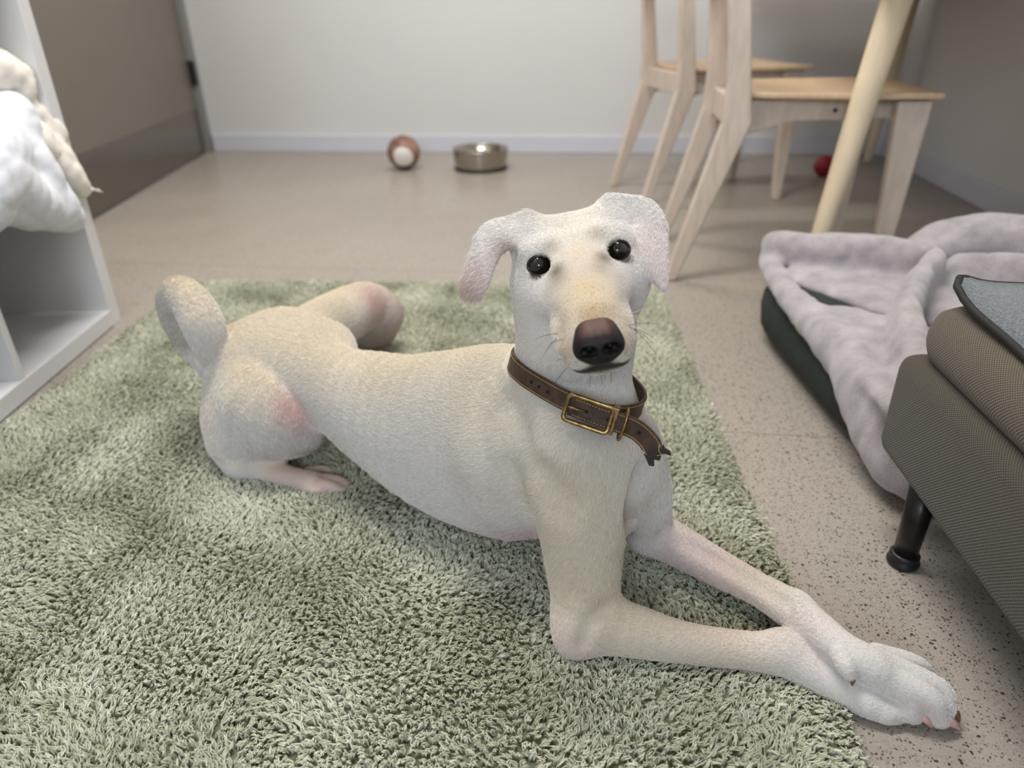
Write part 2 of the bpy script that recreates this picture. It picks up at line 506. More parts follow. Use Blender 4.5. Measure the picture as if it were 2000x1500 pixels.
# ------------------------------------------------------------------ rug
RFR = G(1283, 563); RFL = G(374, 556); rr = G(1692, 1500) - RFR
rr = rr / np.linalg.norm(rr); across = RFL - RFR
RLEN = 1.42
RUG = [RFR, RFL, RFL + rr * RLEN, RFR + rr * RLEN]
k = N('rug_backing'); k.set(k.ramp(k.noise(k.coord(), 140, 3), [(.3, lin((104, 106, 86))), (.7, lin((136, 138, 116)))]), .95, spec=.1); M_RUGB = k.m
rug = empty('shag_rug', (-.25, .85, 0)); tag(rug, 'sage green shaggy rug lying on the speckled floor under the dog', 'rug')
RO = np.array(rug.location)
from_bm('backing', prism_bm([(p - RO)[:2] for p in RUG][::-1], 0.0005, .006), M_RUGB, rug, False)
k = N('rug_fibre')
at = k.n('ShaderNodeAttribute'); at.attribute_name = 'tint'
k.set(at.outputs['Color'], .9, spec=.0); M_FIBRE = k.m
def rug_pile():
    A = RUG[0]; U = RUG[1] - RUG[0]; Vv = RUG[3] - RUG[0]
    lu, lv = np.linalg.norm(U), np.linalg.norm(Vv)
    pts = []
    sp = 0.0055
    nu, nv = int(lu / sp), int(lv / sp)
    gu, gv = np.meshgrid(np.arange(nu), np.arange(nv), indexing='ij')
    u = (gu.ravel() + RNG.uniform(0, 1, gu.size)) * sp / lu; v = (gv.ravel() + RNG.uniform(0, 1, gu.size)) * sp / lv
    P = A + u[:, None] * U + v[:, None] * Vv
    keep = (u > 0) & (u < 1) & (v > 0) & (v < 1)
    P = P[keep]; n = len(P)
    # slow swirls in the lie of the pile
    def sm(a, b, c, d): return np.sin(P[:, 0] * a + P[:, 1] * b + c) * np.sin(P[:, 1] * d - P[:, 0] * b * .7 + c * 2)
    ang = 2.2 * sm(9, 5, .3, 7) + 1.8 * sm(23, 17, 1.3, 19) + RNG.normal(0, .8, n)
    lean = .002 + .0045 * np.abs(sm(14, 6, 2.1, 11)) + RNG.uniform(0, .004, n)
    hgt = .0135 + .0025 * sm(31, 12, .9, 27) + RNG.normal(0, .0014, n)
    edge = np.minimum.reduce([u[keep] * lu, (1 - u[keep]) * lu, (1 - v[keep]) * lv])
    K, S = 5, 4
    tone = .5 + .28 * sm(17, 9, .5, 13) + RNG.normal(0, .16, n)
    c0 = np.array(lin((174, 173, 148))); c1 = np.array(lin((227, 227, 208)))
    Pn = np.zeros((n, K, S, 3)); ta = np.linspace(0, 1, S)
    off = RNG.normal(0, .0016, (n, K, 2)); tip = RNG.normal(0, .0011, (n, K, 2))
    curl = RNG.uniform(0, 6.28, (n, K)); 
    for s, t in enumerate(ta):
        c = (1 - t) ; 
        Pn[:, :, s, 0] = P[:, None, 0] + off[:, :, 0] * (1 + .5 * math.sin(t * 3.1)) * c + tip[:, :, 0] * t + (np.cos(ang) * lean)[:, None] * t ** 1.6 + .0018 * t * np.cos(curl + 6 * t)
        Pn[:, :, s, 1] = P[:, None, 1] + off[:, :, 1] * (1 + .5 * math.sin(t * 3.1)) * c + tip[:, :, 1] * t + (np.sin(ang) * lean)[:, None] * t ** 1.6 + .0018 * t * np.sin(curl + 6 * t)
        Pn[:, :, s, 2] = .004 + hgt[:, None] * (t - .22 * t ** 3) + RNG.normal(0, .0004, (n, K))
    col = np.clip(tone, 0, 1)[:, None] * (c1 - c0) + c0
    Cc = np.repeat(col, K, 0) * RNG.uniform(.86, 1.1, (n * K, 1))
    rad = np.tile(np.array([.00085, .0009, .0008, .00035]), (n * K, 1))
    o = hair_object('pile', Pn.reshape(n * K, S, 3) - RO, rad, Cc, M_FIBRE, rug)
    tag(o, kind='stuff')
rug_pile()

# head frame: X = dog's left (image right), Y = out of the muzzle, Z = up; centimetres
EYE_D = 0.677
E_R = AT(1055, 521, EYE_D + .0030); E_L = AT(1207, 492, EYE_D - .0030)
HO = (E_R + E_L) / 2
HX = (E_L - E_R) / np.linalg.norm(E_L - E_R)
_y = np.array([-HO[0] * 2.7, -HO[1], 0.0]); _y = _y / np.linalg.norm(_y)
_y = _y - HX * (_y @ HX); HY = _y / np.linalg.norm(_y)
HZ = np.cross(HY, HX) ; HZ = HZ if HZ[2] > 0 else -HZ
def HL(x, y, z): return HO + (HX * x + HY * y + HZ * z) * 0.01
EYE_X = np.linalg.norm(E_L - E_R) * 50

def fine_axis(lo, hi, fine, coarse, step_f, step_c):
    out = [lo]
    while out[-1] < hi:
        x = out[-1]
        st = step_f if any(a <= x <= b for a, b in fine) else step_c
        out.append(x + st)
    return np.array(out)
fx = fine_axis(-0.56, 0.50, [(-0.07, 0.47)], None, 0.0018, 0.0042)
fy = fine_axis(0.38, 1.36, [(0.40, 0.76)], None, 0.0018, 0.0042)
fz = fine_axis(-0.006, 0.56, [(-0.006, 0.07), (0.32, 0.50)], None, 0.0018, 0.0036)
FD = Field(fx, fy, fz)
FLOW = []     # (point, direction) samples for the lie of the coat
SIDE = np.array([0.57, 0.82, 0.0])        # across the trunk
def chain(pts, k=0.02, wax=SIDE, sub=4, flow=1, cut=False, kin=None):
    """pts: rows (point, rw, rh or None)"""
    rows = []
    for p in pts:
        rw = p[1]; rh = p[2] if len(p) > 2 else rw
        rows.append([*p[0], rw, rh])
    S = catmull(rows, sub) if len(rows) > 1 else np.array([rows[0], rows[0]])
    FD.blend([(a[:3], b[:3], (a[3], a[4]), (b[3], b[4]), np.asarray(wax, float)) for a, b in zip(S[:-1], S[1:])], k, cut)
    for a, b in zip(S[:-1], S[1:]):
        if flow and not cut:
            d = (b[:3] - a[:3]); L = np.linalg.norm(d)
            if L > 1e-6: FLOW.append(np.r_[(a[:3] + b[:3]) / 2, flow * d / L, max(a[3], a[4])])
def blob(p, r, k=0.02, wax=SIDE, cut=False):
    """ellipsoid: r = (w, h) about p"""
    r = r if hasattr(r, '__len__') else (r, r)
    FD.seg(np.asarray(p) - [0, 0, 1e-4], np.asarray(p) + [0, 0, 1e-4], r, r, np.asarray(wax, float), k, cut)

# trunk (front to back so that the coat runs towards the tail)
chain([(G(1165, 905, .170), .060, .075), (G(1085, 890, .150), .078, .112), (G(965, 880, .130), .083, .118),
       (G(850, 850, .128), .080, .108), (G(745, 805, .135), .068, .086), (G(650, 760, .142), .056, .066),
       (G(560, 728, .140), .074, .078), (G(490, 735, .125), .064, .070)], k=0.03)
# withers and shoulder blade
chain([(G(1030, 765, .235), .045), (G(960, 765, .215), .05), (G(880, 775, .19), .04)], k=0.05)
# croup
chain([(G(640, 680, .175), .04), (G(560, 660, .172), .048), (G(480, 690, .15), .046)], k=0.04)
# forechest
chain([(G(1165, 850, .20), .055), (G(1165, 960, .12), .05), (G(1120, 1030, .07), .045)], k=0.04)
# neck
NECK = [(HL(0, -7.0, -2.9), .050), (AT(1124, 620, .745), .0620), (AT(1122, 690, .768), .0625), (AT(1112, 770, .785), .062), (AT(1085, 850, .80), .070), (AT(1020, 880, .83), .08)]
chain(NECK, k=0.03)
# right fore leg (nearest the camera)
chain([(G(1130, 880, .215), .058, .050), (G(1132, 985, .155), .049, .050), (G(1140, 1110, .085), .040, .043), (G(1140, 1195, .045), .034, .036)], k=0.035, wax=(1, 0, 0))
blob(G(1120, 1252, .022), .0185, k=0.02)
chain([(G(1145, 1215, .036), .030), (G(1220, 1228, .033), .0285), (G(1330, 1254, .028), .0215), (G(1450, 1270, .025), .0195), (G(1535, 1280, .026), .0225), (G(1590, 1308, .022), .0205), (G(1650, 1345, .018), .0175), (G(1690, 1366, .016), .0165)], k=0.02)
for q, (tx, ty) in enumerate([(1722, 1388), (1748, 1380), (1770, 1370)]):
    chain([(G(1685, 1355, .018), .012), (G(tx, ty, .013), .0115), (G(tx + 22, ty + 8, .010), .009)], k=0.008)
# left fore leg
chain([(G(1215, 868, .205), .040), (G(1256, 940, .140), .031), (G(1266, 1005, .085), .027), (G(1270, 1040, .05), .027)], k=0.016)
chain([(G(1262, 1035, .052), .028), (G(1310, 1058, .048), .026), (G(1400, 1108, .044), .0215), (G(1480, 1150, .042), .0185), (G(1545, 1190, .047), .0205), (G(1590, 1226, .052), .0195), (G(1645, 1268, .054), .0172), (G(1700, 1300, .048), .0182), (G(1735, 1322, .038), .0160)], k=0.005)
blob(G(1556, 1186, .052), .0145, k=0.012); blob(G(1530, 1262, .034), .0155, k=0.014)
for pts in ([(1712, 1316, .043, .0110), (1774, 1356, .032, .0108), (1780, 1386, .015, .0130)],
            [(1726, 1308, .047, .0110), (1814, 1362, .035, .0108), (1833, 1396, .015, .0122)],
            [(1730, 1296, .047, .0110), (1830, 1340, .033, .0095), (1848, 1380, .016, .0104)],
            [(1712, 1278, .045, .0110), (1786, 1298, .034, .0100), (1817, 1327, .017, .0096)]):
    chain([(G(x, y, z), r) for x, y, z, r in pts], k=0.0042, sub=5)
chain([(G(1640, 1278, .058), .0095), (G(1652, 1300, .055), .0090), (G(1659, 1314, .050), .0070)], k=0.003)
def surf(px, py, t0=.45, t1=1.6, inward=0.0):
    d = ray(px, py)
    for t in np.arange(t0, t1, .0015):
        p = CAM + d * t
        ii = [int(np.searchsorted(a, v)) for a, v in zip(FD.ax, p)]
        if all(0 <= q < len(a) for q, a in zip(ii, FD.ax)) and FD.D[tuple(ii)] < 0:
            return p + d * inward
    return CAM + d * 1.0
def crease(pts, k):
    chain([(surf(x, y, inward=w), r) for x, y, r, w in pts], k=k, cut=True)
# right hind leg, folded
chain([(G(505, 735, .135), .060), (G(526, 786, .118), .066), (G(562, 812, .102), .058), (G(582, 832, .086), .042)], k=0.008)
blob(G(596, 826, .094), .025, k=0.02)
chain([(G(560, 848, .062), .034), (G(505, 856, .055), .044), (G(462, 876, .042), .034), (G(474, 904, .028), .022)], k=0.03, flow=1)
blob(G(455, 815, .075), .042, k=0.05)
chain([(G(468, 908, .025), .020), (G(515, 920, .019), .0165), (G(570, 934, .017), .0165), (G(610, 944, .015), .018)], k=0.016)
for pts in ([(588, 948, .014, .009), (618, 957, .014, .0085), (633, 962, .008, .0075)],
            [(600, 942, .016, .010), (645, 950, .015, .009), (668, 960, .008, .0085)],
            [(605, 935, .017, .009), (655, 938, .015, .008), (678, 950, .008, .0075)],
            [(600, 922, .016, .008), (630, 918, .013, .0075), (645, 924, .008, .007)]):
    chain([(G(x, y, z), r) for x, y, z, r in pts], k=0.003)
# left hind leg: the knee shows beyond the back
chain([(G(560, 690, .13), .055), (G(650, 630, .125), .052), (G(712, 598, .115), .047), (G(738, 612, .090), .046), (G(738, 636, .055), .042)], k=0.03)
blob(G(752, 612, .085), .026, k=0.03)
blob(G(705, 640, .06), .046, k=0.03)
# tail, curled up behind the rump
TB = 1.02
TAIL = [(GY(428, 738, TB - .02), .022), (GY(402, 708, TB + .035), .0195), (GY(374, 676, TB + .045), .0200), (GY(352, 632, TB + .03), .0250), (GY(340, 592, TB + .012), .0255), (GY(349, 572, TB - .005), .0255), (GY(372, 590, TB - .025), .0280), (GY(396, 632, TB - .045), .0295), (GY(412, 680, TB - .048), .0240), (GY(418, 715, TB - .04), .016)]
chain(TAIL, k=0.008, sub=5)

# head
chain([(HL(0, 9.5, -4.6), .022, .0170), (HL(0, 8.9, -4.35), .0250, .0195), (HL(0, 7.0, -3.65), .0270, .0225), (HL(0, 4.2, -2.7), .0305, .025), (HL(0, 1.8, -1.8), .0360, .0285),
       (HL(0, -.8, -1.2), .0490, .031), (HL(0, -3.2, -1.1), .0585, .036), (HL(0, -6.2, -1.1), .0590, .0425), (HL(0, -9.0, -2.4), .0480, .035)], k=0.015, wax=HX)
for sx in (-1, 1):
    blob(HL(sx * 3.3, -1.5, 1.05), (.019, .011), k=0.022, wax=HX)            # brow
    blob(HL(sx * 4.0, -2.2, -3.8), .026, k=0.03)                             # cheek
    chain([(HL(sx * 2.4, 3.0, -3.0), .016), (HL(sx * 3.8, -0.2, -2.9), .016), (HL(sx * 4.9, -4, -2.4), .018)], k=0.016, flow=0)   # cheek bone
    chain([(HL(sx * 1.6, 10.3, -5.7), .0125), (HL(sx * 2.1, 8.2, -5.4), .0145), (HL(sx * 2.4, 5.0, -4.9), .014)], k=0.012, flow=0)   # lip
chain([(HL(0, 9.7, -6.9), .014, .009), (HL(0, 7, -6.7), .019, .011), (HL(0, 3, -6.0), .026, .014), (HL(0, -2, -5.2), .036, .02)], k=0.012, wax=HX, flow=-1)
for sx in (-1, 1):
    blob(HL(sx * 4.3, -6.0, 1.5), .020, k=0.025)                             # root of the ear
# eye sockets
for sx in (-1, 1):
    chain([(HL(sx * EYE_X, -.4, -.02), .0112, .0094), (HL(sx * EYE_X * 1.05, 2.6, 0.9), .0118, .0098)], k=0.0035, cut=True, sub=2, wax=HX)
# ears
def ear(path, k=0.012):
    rows = []
    for (px, py, d, w, th, wx, wy, wd) in path:
        wv = CR * wx - CU * wy + CF * wd
        rows.append([*AT(px, py, d), w, th, *(wv / np.linalg.norm(wv))])
    S = catmull(rows, 6)
    FD.blend([(a[:3], b[:3], (a[3], a[4]), (b[3], b[4]), (a[5:8] + b[5:8]) / 2) for a, b in zip(S[:-1], S[1:])], k)
    for a, b in zip(S[:-1], S[1:]):
        d = b[:3] - a[:3]; FLOW.append(np.r_[(a[:3] + b[:3]) / 2, d / np.linalg.norm(d), 0.02])
# px, py, depth, half width, half thickness, width axis (image x, image y down, depth)
ear([(1040, 442, .725, .018, .008, .25, .9, -.3), (1008, 446, .715, .0165, .0055, .5, .8, -.3), (972, 460, .705, .0195, .0045, .8, .55, -.2), (950, 494, .697, .0150, .004, .93, .3, -.15), (936, 530, .692, .0140, .004, .95, .28, -.1), (925, 560, .690, .0140, .004, .95, .25, -.1), (918, 577, .690, .0105, .0036, .95, .25, -.1)])
ear([(1186, 410, .725, .015, .007, .3, .9, .3), (1220, 418, .713, .0195, .0055, .15, .95, .1), (1254, 430, .702, .0215, .0045, -.35, .9, .2), (1268, 462, .694, .0195, .004, -.85, .45, .3), (1280, 500, .688, .0140, .004, -.95, .25, .3), (1290, 535, .685, .0090, .0038, -.96, .2, .25), (1296, 562, .684, .0045, .0034, -.97, .15, .2)])
# creases on the surface: chest against the left upper arm, flank against the thigh, hollows of the shoulder
crease([(1282, 860, .005, .0), (1254, 905, .009, .004), (1238, 950, .012, .006), (1233, 1000, .012, .006), (1236, 1030, .010, .004)], .016)
crease([(1060, 940, .010, -.004), (1080, 968, .012, -.003), (1095, 985, .010, -.004)], .03)
crease([(990, 930, .010, -.006), (1010, 1000, .012, -.004), (1040, 1060, .012, -.003), (1062, 1110, .010, -.003)], .03)
crease([(985, 800, .008, -.006), (1010, 850, .009, -.005), (1020, 900, .008, -.006)], .03)
crease([(1180, 1195, .006, -.003), (1150, 1225, .006, -.003), (1140, 1260, .005, -.003)], .015)
crease([(1300, 1035, .006, -.003), (1390, 1085, .007, -.002), (1480, 1140, .006, -.003), (1530, 1175, .004, -.003)], .012)

DV, DF = FD.mesh()
DV = relax(DV, DF, 3)
DNRM = vnormals(DV, DF)
FLOWA = np.array(FLOW)

# coat colours of skin and hair, plus the painted dark of the mouth gap
def near(P, c, r):
    return np.exp(-((P - np.asarray(c)) ** 2).sum(1) / (r * r))
CW, CREAM, GOLD, PINK, TAN, DARK = [np.array(lin(c)) for c in ((224, 220, 216), (217, 202, 174), (206, 180, 136), (214, 178, 176), (184, 156, 116), (38, 30, 28))]
def coat(P, Nn):
    C = np.tile(CW, (len(P), 1))
    def put(w, col):
        nonlocal C
        w = np.clip(w, 0, 1)[:, None]; C = C * (1 - w) + col * w
    # cream saddle along the back and neck
    put(0.75 * np.clip(Nn[:, 2] * 1.2 - .1, 0, 1) * (P[:, 2] < .30) * np.clip((P[:, 1] - .62) * 6, 0, 1), CREAM)
    put(0.4 * near(P, G(1000, 760, .25), .10), CREAM)
    for (x, y, z, r, s) in ((1130, 960, .19, .075, .65), (1140, 1130, .09, .075, .65), (1250, 1235, .05, .07, .55), (1420, 1255, .04, .06, .5), (1460, 1125, .06, .05, .5)):
        put(s * near(P, G(x, y, z), r), CREAM)
    # bare pink skin
    for (x, y, z, r, s) in ((565, 800, .11, .032, .75), (590, 830, .08, .03, .35), (745, 590, .14, .05, .75), (755, 630, .07, .05, .6), (560, 935, .02, .045, .5), (640, 945, .015, .04, .5),
                            (1060, 1120, .03, .03, .8), (1000, 1070, .03, .045, .65), (1050, 1060, .07, .03, .5), (1400, 1120, .03, .05, .45), (1320, 1075, .04, .04, .45), (1110, 1265, .02, .03, .35), (1600, 1240, .05, .03, .3), (1800, 1385, .02, .02, .35), (1400, 1220, .03, .06, .25)):
        put(s * near(P, G(x, y, z), r), PINK)
    # head markings
    for (x, y, z, r, s, c) in ((0, 6, -1.0, 2.6, .7, GOLD), (0, 9.0, -2.3, 2.0, .7, GOLD), (0, 2.0, 1.2, 2.6, .45, GOLD), (0, -4, 3.3, 3.5, .35, CREAM), (2.3, 9, -4.4, 1.8, .5, TAN), (-2.3, 9, -4.4, 1.8, .5, TAN), (-2.2, 6.5, -2.5, 2.0, .35, GOLD), (2.2, 6.5, -2.5, 2.0, .35, GOLD),
                               (0, 10.8, -6.0, 1.6, .6, TAN * .8), (1.9, 10.2, -5.3, 1.3, .45, TAN * .75), (-1.9, 10.2, -5.3, 1.3, .45, TAN * .75), (0, 10.3, -2.6, 1.0, .5, TAN * .7)):
        put(s * near(P, HL(x, y, z), r * .01), c)
    for (px, py, r, s, c) in ((1086, 530, .0085, .8, TAN * .30), (1178, 507, .0085, .8, TAN * .30), (1092, 545, .010, .4, TAN * .5), (1172, 524, .010, .4, TAN * .5), (1074, 484, .010, .40, TAN * .45), (1168, 460, .010, .40, TAN * .45), (1070, 566, .011, .30, TAN * .55), (1212, 542, .011, .30, TAN * .55),
                              (1112, 690, .010, .45, TAN * .6), (1226, 680, .010, .45, TAN * .6), (1150, 615, .010, .45, TAN * .7), (1185, 612, .010, .45, TAN * .7), (1095, 640, .010, .3, TAN * .7), (1228, 635, .008, .3, TAN * .7)):
        put(s * near(P, surf(px, py), r), c)
    for (px, py, r, s) in ((560, 792, .022, .6), (592, 826, .022, .4), (585, 800, .015, .35)):
        put(s * near(P, surf(px, py), r), PINK * [1.0, .86, .84])
    for sx in (-1, 1):
        L = (P - HO) @ np.stack([HX, HY, HZ], 1) * 100
        d = np.sqrt(((L - [sx * EYE_X, .55, 0]) ** 2).sum(1))
        put(np.clip((1.42 - d) / .25, 0, 1) * .93, DARK)
        # rim of the eye pulled out towards the nose
        d2 = np.sqrt(((L - [sx * (EYE_X - 1.35), .9, -.35]) ** 2 * [1, 1, 3]).sum(1))
        put(np.clip((.55 - d2) / .3, 0, 1) * .8, DARK)
    # dark lips, with the shade of the open mouth painted in
    L = (P - HO) @ np.stack([HX, HY, HZ], 1) * 100
    lip = np.exp(-((L[:, 2] + 6.55 - .07 * np.clip(10 - L[:, 1], 0, 9)) / (.2 + .5 * np.exp(-(L[:, 0] / 1.5) ** 2))) ** 4) * np.clip((L[:, 1] - 4.0) / 2, 0, 1) * (np.abs(L[:, 0]) < 3.4)
    put(lip * .95, DARK)
    for (x, y, d, r, s) in ((930, 540, .69, .030, .35), (915, 575, .69, .022, .4), (1270, 470, .69, .03, .3), (1295, 540, .685, .02, .3)):
        put(s * near(P, AT(x, y, d), r), PINK)
    put(.45 * near(P, AT(906, 568, .69), .016), TAN * .7)
    put(.7 * near(P, AT(990, 484, .70), .011), PINK * .45)
    put(.5 * near(P, AT(978, 505, .70), .010), PINK * .6)
    return C
DCOL = coat(DV, DNRM)

def attr_color(me, name, C):
    a = me.attributes.new(name, 'FLOAT_COLOR', 'POINT')
    a.data.foreach_set('color', np.c_[C, np.ones(len(C))].astype(np.float32).ravel())
k = N('dog_coat')
at = k.n('ShaderNodeAttribute'); at.attribute_name = 'coat'
co = k.coord()
nz = k.noise(k.mapping(co, (60, 60, 60)), 6, 4)
base = k.mix(0.10, at.outputs['Color'], k.ramp(nz, [(.35, (.55, .45, .35)), (.65, (1, 1, 1))]), 'MULTIPLY')
k.set(k.mix(1.0, base, (.88, .88, .88), 'MULTIPLY'), 0.8, spec=0.15)
k.b.inputs['Subsurface Weight'].default_value = 0.08
k.b.inputs['Subsurface Radius'].default_value = (0.01, 0.005, 0.003)
k.b.inputs['Subsurface Scale'].default_value = 0.3
k.bump(k.noise(co, 420, 3), 0.25, 0.0008)
M_COAT = k.m
dog = empty('dog', (0.0, 0.78, 0.0))
tag(dog, 'white and cream short-haired dog lying on the green rug, head raised towards the camera', 'dog')
DO = np.array(dog.location)
body = from_np('body', DV - DO, DF, M_COAT, dog)
attr_color(body.data, 'coat', DCOL)

# ------------------------------------------------------------------ generic soft shapes (cloth, bedding) from a blended field
def soft_mesh(segs, step, k, lo, hi, wrinkle=None, it=2):
    f = Field(*[np.arange(a, b, step) for a, b in zip(lo, hi)])
    for rows, wax in segs:
        S = catmull([[*p, a, b] for p, a, b in rows], 4) if len(rows) > 1 else np.array([[*rows[0][0], rows[0][1], rows[0][2]]] * 2) + np.array([[0] * 5, [0, 0, 1e-4, 0, 0]])
        f.blend([(a[:3], b[:3], (a[3], a[4]), (b[3], b[4]), np.asarray(wax, float)) for a, b in zip(S[:-1], S[1:])], k)
    V, Fq = f.mesh(); V = relax(V, Fq, it)
    if wrinkle is not None:
        V = V + vnormals(V, Fq) * wrinkle(V)[:, None]
    return V, Fq
def folds(V, dirs):
    """sum of soft directional creases: (dx,dy,dz,freq,amp,phase,warp)"""
    out = np.zeros(len(V))
    for dx, dy, dz, fr, am, ph, wp in dirs:
        q = V[:, 0] * dx + V[:, 1] * dy + V[:, 2] * dz
        w = np.sin(V[:, 0] * fr * .37 + ph * 3) + np.sin(V[:, 1] * fr * .31 + ph) + np.sin(V[:, 2] * fr * .43 + ph * 2)
        s = np.sin(q * fr + wp * w + ph)
        out += am * (1 - np.abs(s)) ** 2
    return out

# ------------------------------------------------------------------ cube shelf unit on the left
M_SHELF = simple('white_foil_board', (226, 226, 228), .38, var=.012)
SH0 = G(238, 624); SH0[2] = 0; sd = G(0, 828) - SH0; sd[2] = 0; sd = sd / np.linalg.norm(sd)
shelf = empty('cube_shelf', tuple(SH0)); shelf.rotation_euler = (0, 0, math.atan2(sd[1], sd[0]))
tag(shelf, 'white open cube shelf unit with thick frame, bedding stuffed in it', 'shelf')
# local x = along the front towards the camera, local -y*? = into the unit
inn = -1 if np.dot([-sd[1], sd[0], 0], [-1, 0, 0]) < 0 else 1
FT, IT, CELL, DEP = .038, .016, .335, .39
ROWS = 4; COLS = 2
SW = 2 * FT + COLS * CELL + (COLS - 1) * IT; SHH = 2 * FT + ROWS * CELL + (ROWS - 1) * IT
def sbox(name, x0, x1, z0, z1, d0=0.0, d1=DEP, bev=.0015):
    ys = sorted((d0 * inn, d1 * inn))
    o = from_bm(name, box_bm((x0, ys[0], z0), (x1, ys[1], z1)), M_SHELF, shelf, False); add_bevel(o, bev); return o
sbox('side_panel', 0, FT, 0, SHH); sbox('side_panel', SW - FT, SW, 0, SHH)
sbox('bottom_panel', FT, SW - FT, .002, FT); sbox('top_panel', FT, SW - FT, SHH - FT, SHH)
for r in range(1, ROWS):
    z = FT + r * CELL + (r - 1) * IT
    sbox('shelf_board', FT, SW - FT, z, z + IT, .002)
for r in range(ROWS):
    z = FT + r * (CELL + IT)
    sbox('divider', FT + CELL, FT + CELL + IT, z, z + CELL, .002)
M_SBACK = simple('shelf_back', (150, 142, 128), .7)
sbox('back_panel', 0, SW, .0, SHH, DEP, DEP + .008, .0005).data.materials[0] = M_SHELF
def S2W(x, d, z):      # shelf coordinates -> world: x along, d into the unit (negative = out into the room)
    lat = np.array([-sd[1], sd[0], 0]) * inn
    return SH0 + sd * x + lat * d + np.array([0, 0, z])

# bedding bulging out of the second row
k = N('white_cotton'); co = k.coord(); k.set(lin((232, 235, 244)), .85, spec=.15, sheen=.2); k.bump(k.noise(co, 55, 4), .35, .004); M_DUVET = k.m
k = N('cream_cotton'); co = k.coord(); k.set(lin((249, 244, 235)), .85, spec=.15, sheen=.2); k.bump(k.noise(co, 55, 4), .35, .004); M_CREAMC = k.m
def bedding(name, label, segs, m, lo, hi, dirs, kk=.03, cat='duvet'):
    V, Fq = soft_mesh(segs, .0075, kk, lo, hi, lambda P: folds(P, dirs), 3)
    c = np.array([V[:, 0].mean(), V[:, 1].mean(), V[:, 2].min()])
    o = from_np(name, V - c, Fq, m, None); o.location = c
    return tag(o, label, cat)
UPZ = (0, 0, 1)
lo, hi = (-1.32, .78, .22), (-.62, 1.60, .98)
AL = np.array([sd[0], sd[1], 0])
def SX(px, py, out):
    """point on the ray through a pixel, 'out' metres in front of the shelf front"""
    d = ray(px, py); x = SH0[0] + out
    return CAM + d * (x / d[0])
def rows(L): return ([(SX(a, b, c), r, r) for a, b, c, r in L], UPZ)
bedding('duvet', 'puffy white duvet bulging out over the shelf edge below the cream one', [
    rows([(-10, 225, -.06, .045), (22, 268, -.03, .045), (50, 325, .0, .052), (88, 378, .01, .050), (118, 408, .015, .040), (136, 424, .015, .028)]),
    rows([(-60, 340, .0, .085), (10, 372, .02, .062), (62, 400, .02, .050), (108, 420, .018, .036), (134, 428, .015, .026)]),
    rows([(-30, 270, -.06, .07), (-40, 310, .0, .08), (-60, 380, .02, .07)]),
    ([(S2W(.12, .04, .455), .06, .06), (S2W(.20, .15, .465), .07, .07), (S2W(.28, .24, .465), .07, .07)], UPZ),
    ([(S2W(.28, .06, .455), .06, .06), (S2W(.14, .25, .46), .065, .065)], UPZ)], M_DUVET, lo, hi,
    [(1, .4, .6, 30, -.0045, .4, .9), (.3, 1, -.5, 47, -.0035, 1.9, .9), (.5, -.4, 1, 80, -.002, 2.4, 1.)], .014)
bedding('cream_blanket', 'rumpled cream blanket stuffed on top with one corner poking out past the shelf', [
    rows([(-40, 130, -.06, .05), (0, 138, -.04, .036), (28, 150, -.03, .034), (38, 176, -.03, .030)]),
    ([(S2W(.09, .05, .54), .045, .045), (S2W(.16, .15, .575), .06, .05), (S2W(.26, .20, .575), .065, .05)], UPZ),
    rows([(0, 190, -.10, .05), (20, 175, -.08, .05)]),
    rows([(50, 212, -.03, .024), (78, 228, -.02, .024), (100, 244, -.015, .022), (115, 262, -.01, .018)]),
    rows([(48, 235, -.015, .026), (72, 262, .0, .026), (92, 292, .005, .026)]),
    rows([(84, 262, -.02, .028), (108, 296, -.01, .029), (130, 328, .0, .028), (148, 352, .005, .027), (160, 368, .008, .020), (170, 372, .01, .010), (184, 371, .012, .0065), (196, 374, .014, .0065), (203, 379, .014, .004)]),
    rows([(118, 278, -.02, .017), (124, 300, -.015, .020), (120, 320, -.02, .02)])], M_CREAMC, lo, hi,
    [(.2, 1, 1, 55, -.0035, .9, .9), (1, .3, -.8, 80, -.0025, 2.2, .9), (.6, -.9, .5, 34, -.003, .1, .7)], .007, 'blanket')

# ------------------------------------------------------------------ chairs and table
def wood(name, rgb, rough=.5, sc=1.0, amt=.16):
    k = N(name); co = k.coord(); c = lin(rgb)
    g = k.noise(k.mapping(co, (6 * sc, 6 * sc, 1.2 * sc)), 9, 6, .6)
    k.set(k.ramp(g, [(.25, tuple(v * (1 - amt) for v in c)), (.75, tuple(min(1, v * (1 + amt)) for v in c))]), rough, spec=.35)
    k.bump(k.noise(k.mapping(co, (40, 40, 4)), 14, 3), .08, .0006)
    return k.m
M_ASH = wood('pale_ash_legs', (208, 192, 178), .5)
M_ASHSEAT = wood('ash_seat_veneer', (204, 178, 148), .45, amt=.14)
M_BIRCH = wood('birch_table_leg', (226, 207, 178), .45, amt=.1)
SEAT_H = .448
def board_bm(profile, th, y0, bm=None):
    """profile: polygon in x,z extruded along y from y0 to y0+th"""
    bm = bm or bmesh.new()
    a = [bm.verts.new((p[0], y0, p[1])) for p in profile]; b = [bm.verts.new((p[0], y0 + th, p[1])) for p in profile]
    n = len(profile)
    bm.faces.new(a); bm.faces.new(b[::-1])
    for i in range(n):
        bm.faces.new([a[(i + 1) % n], a[i], b[i], b[(i + 1) % n]])
    return bm
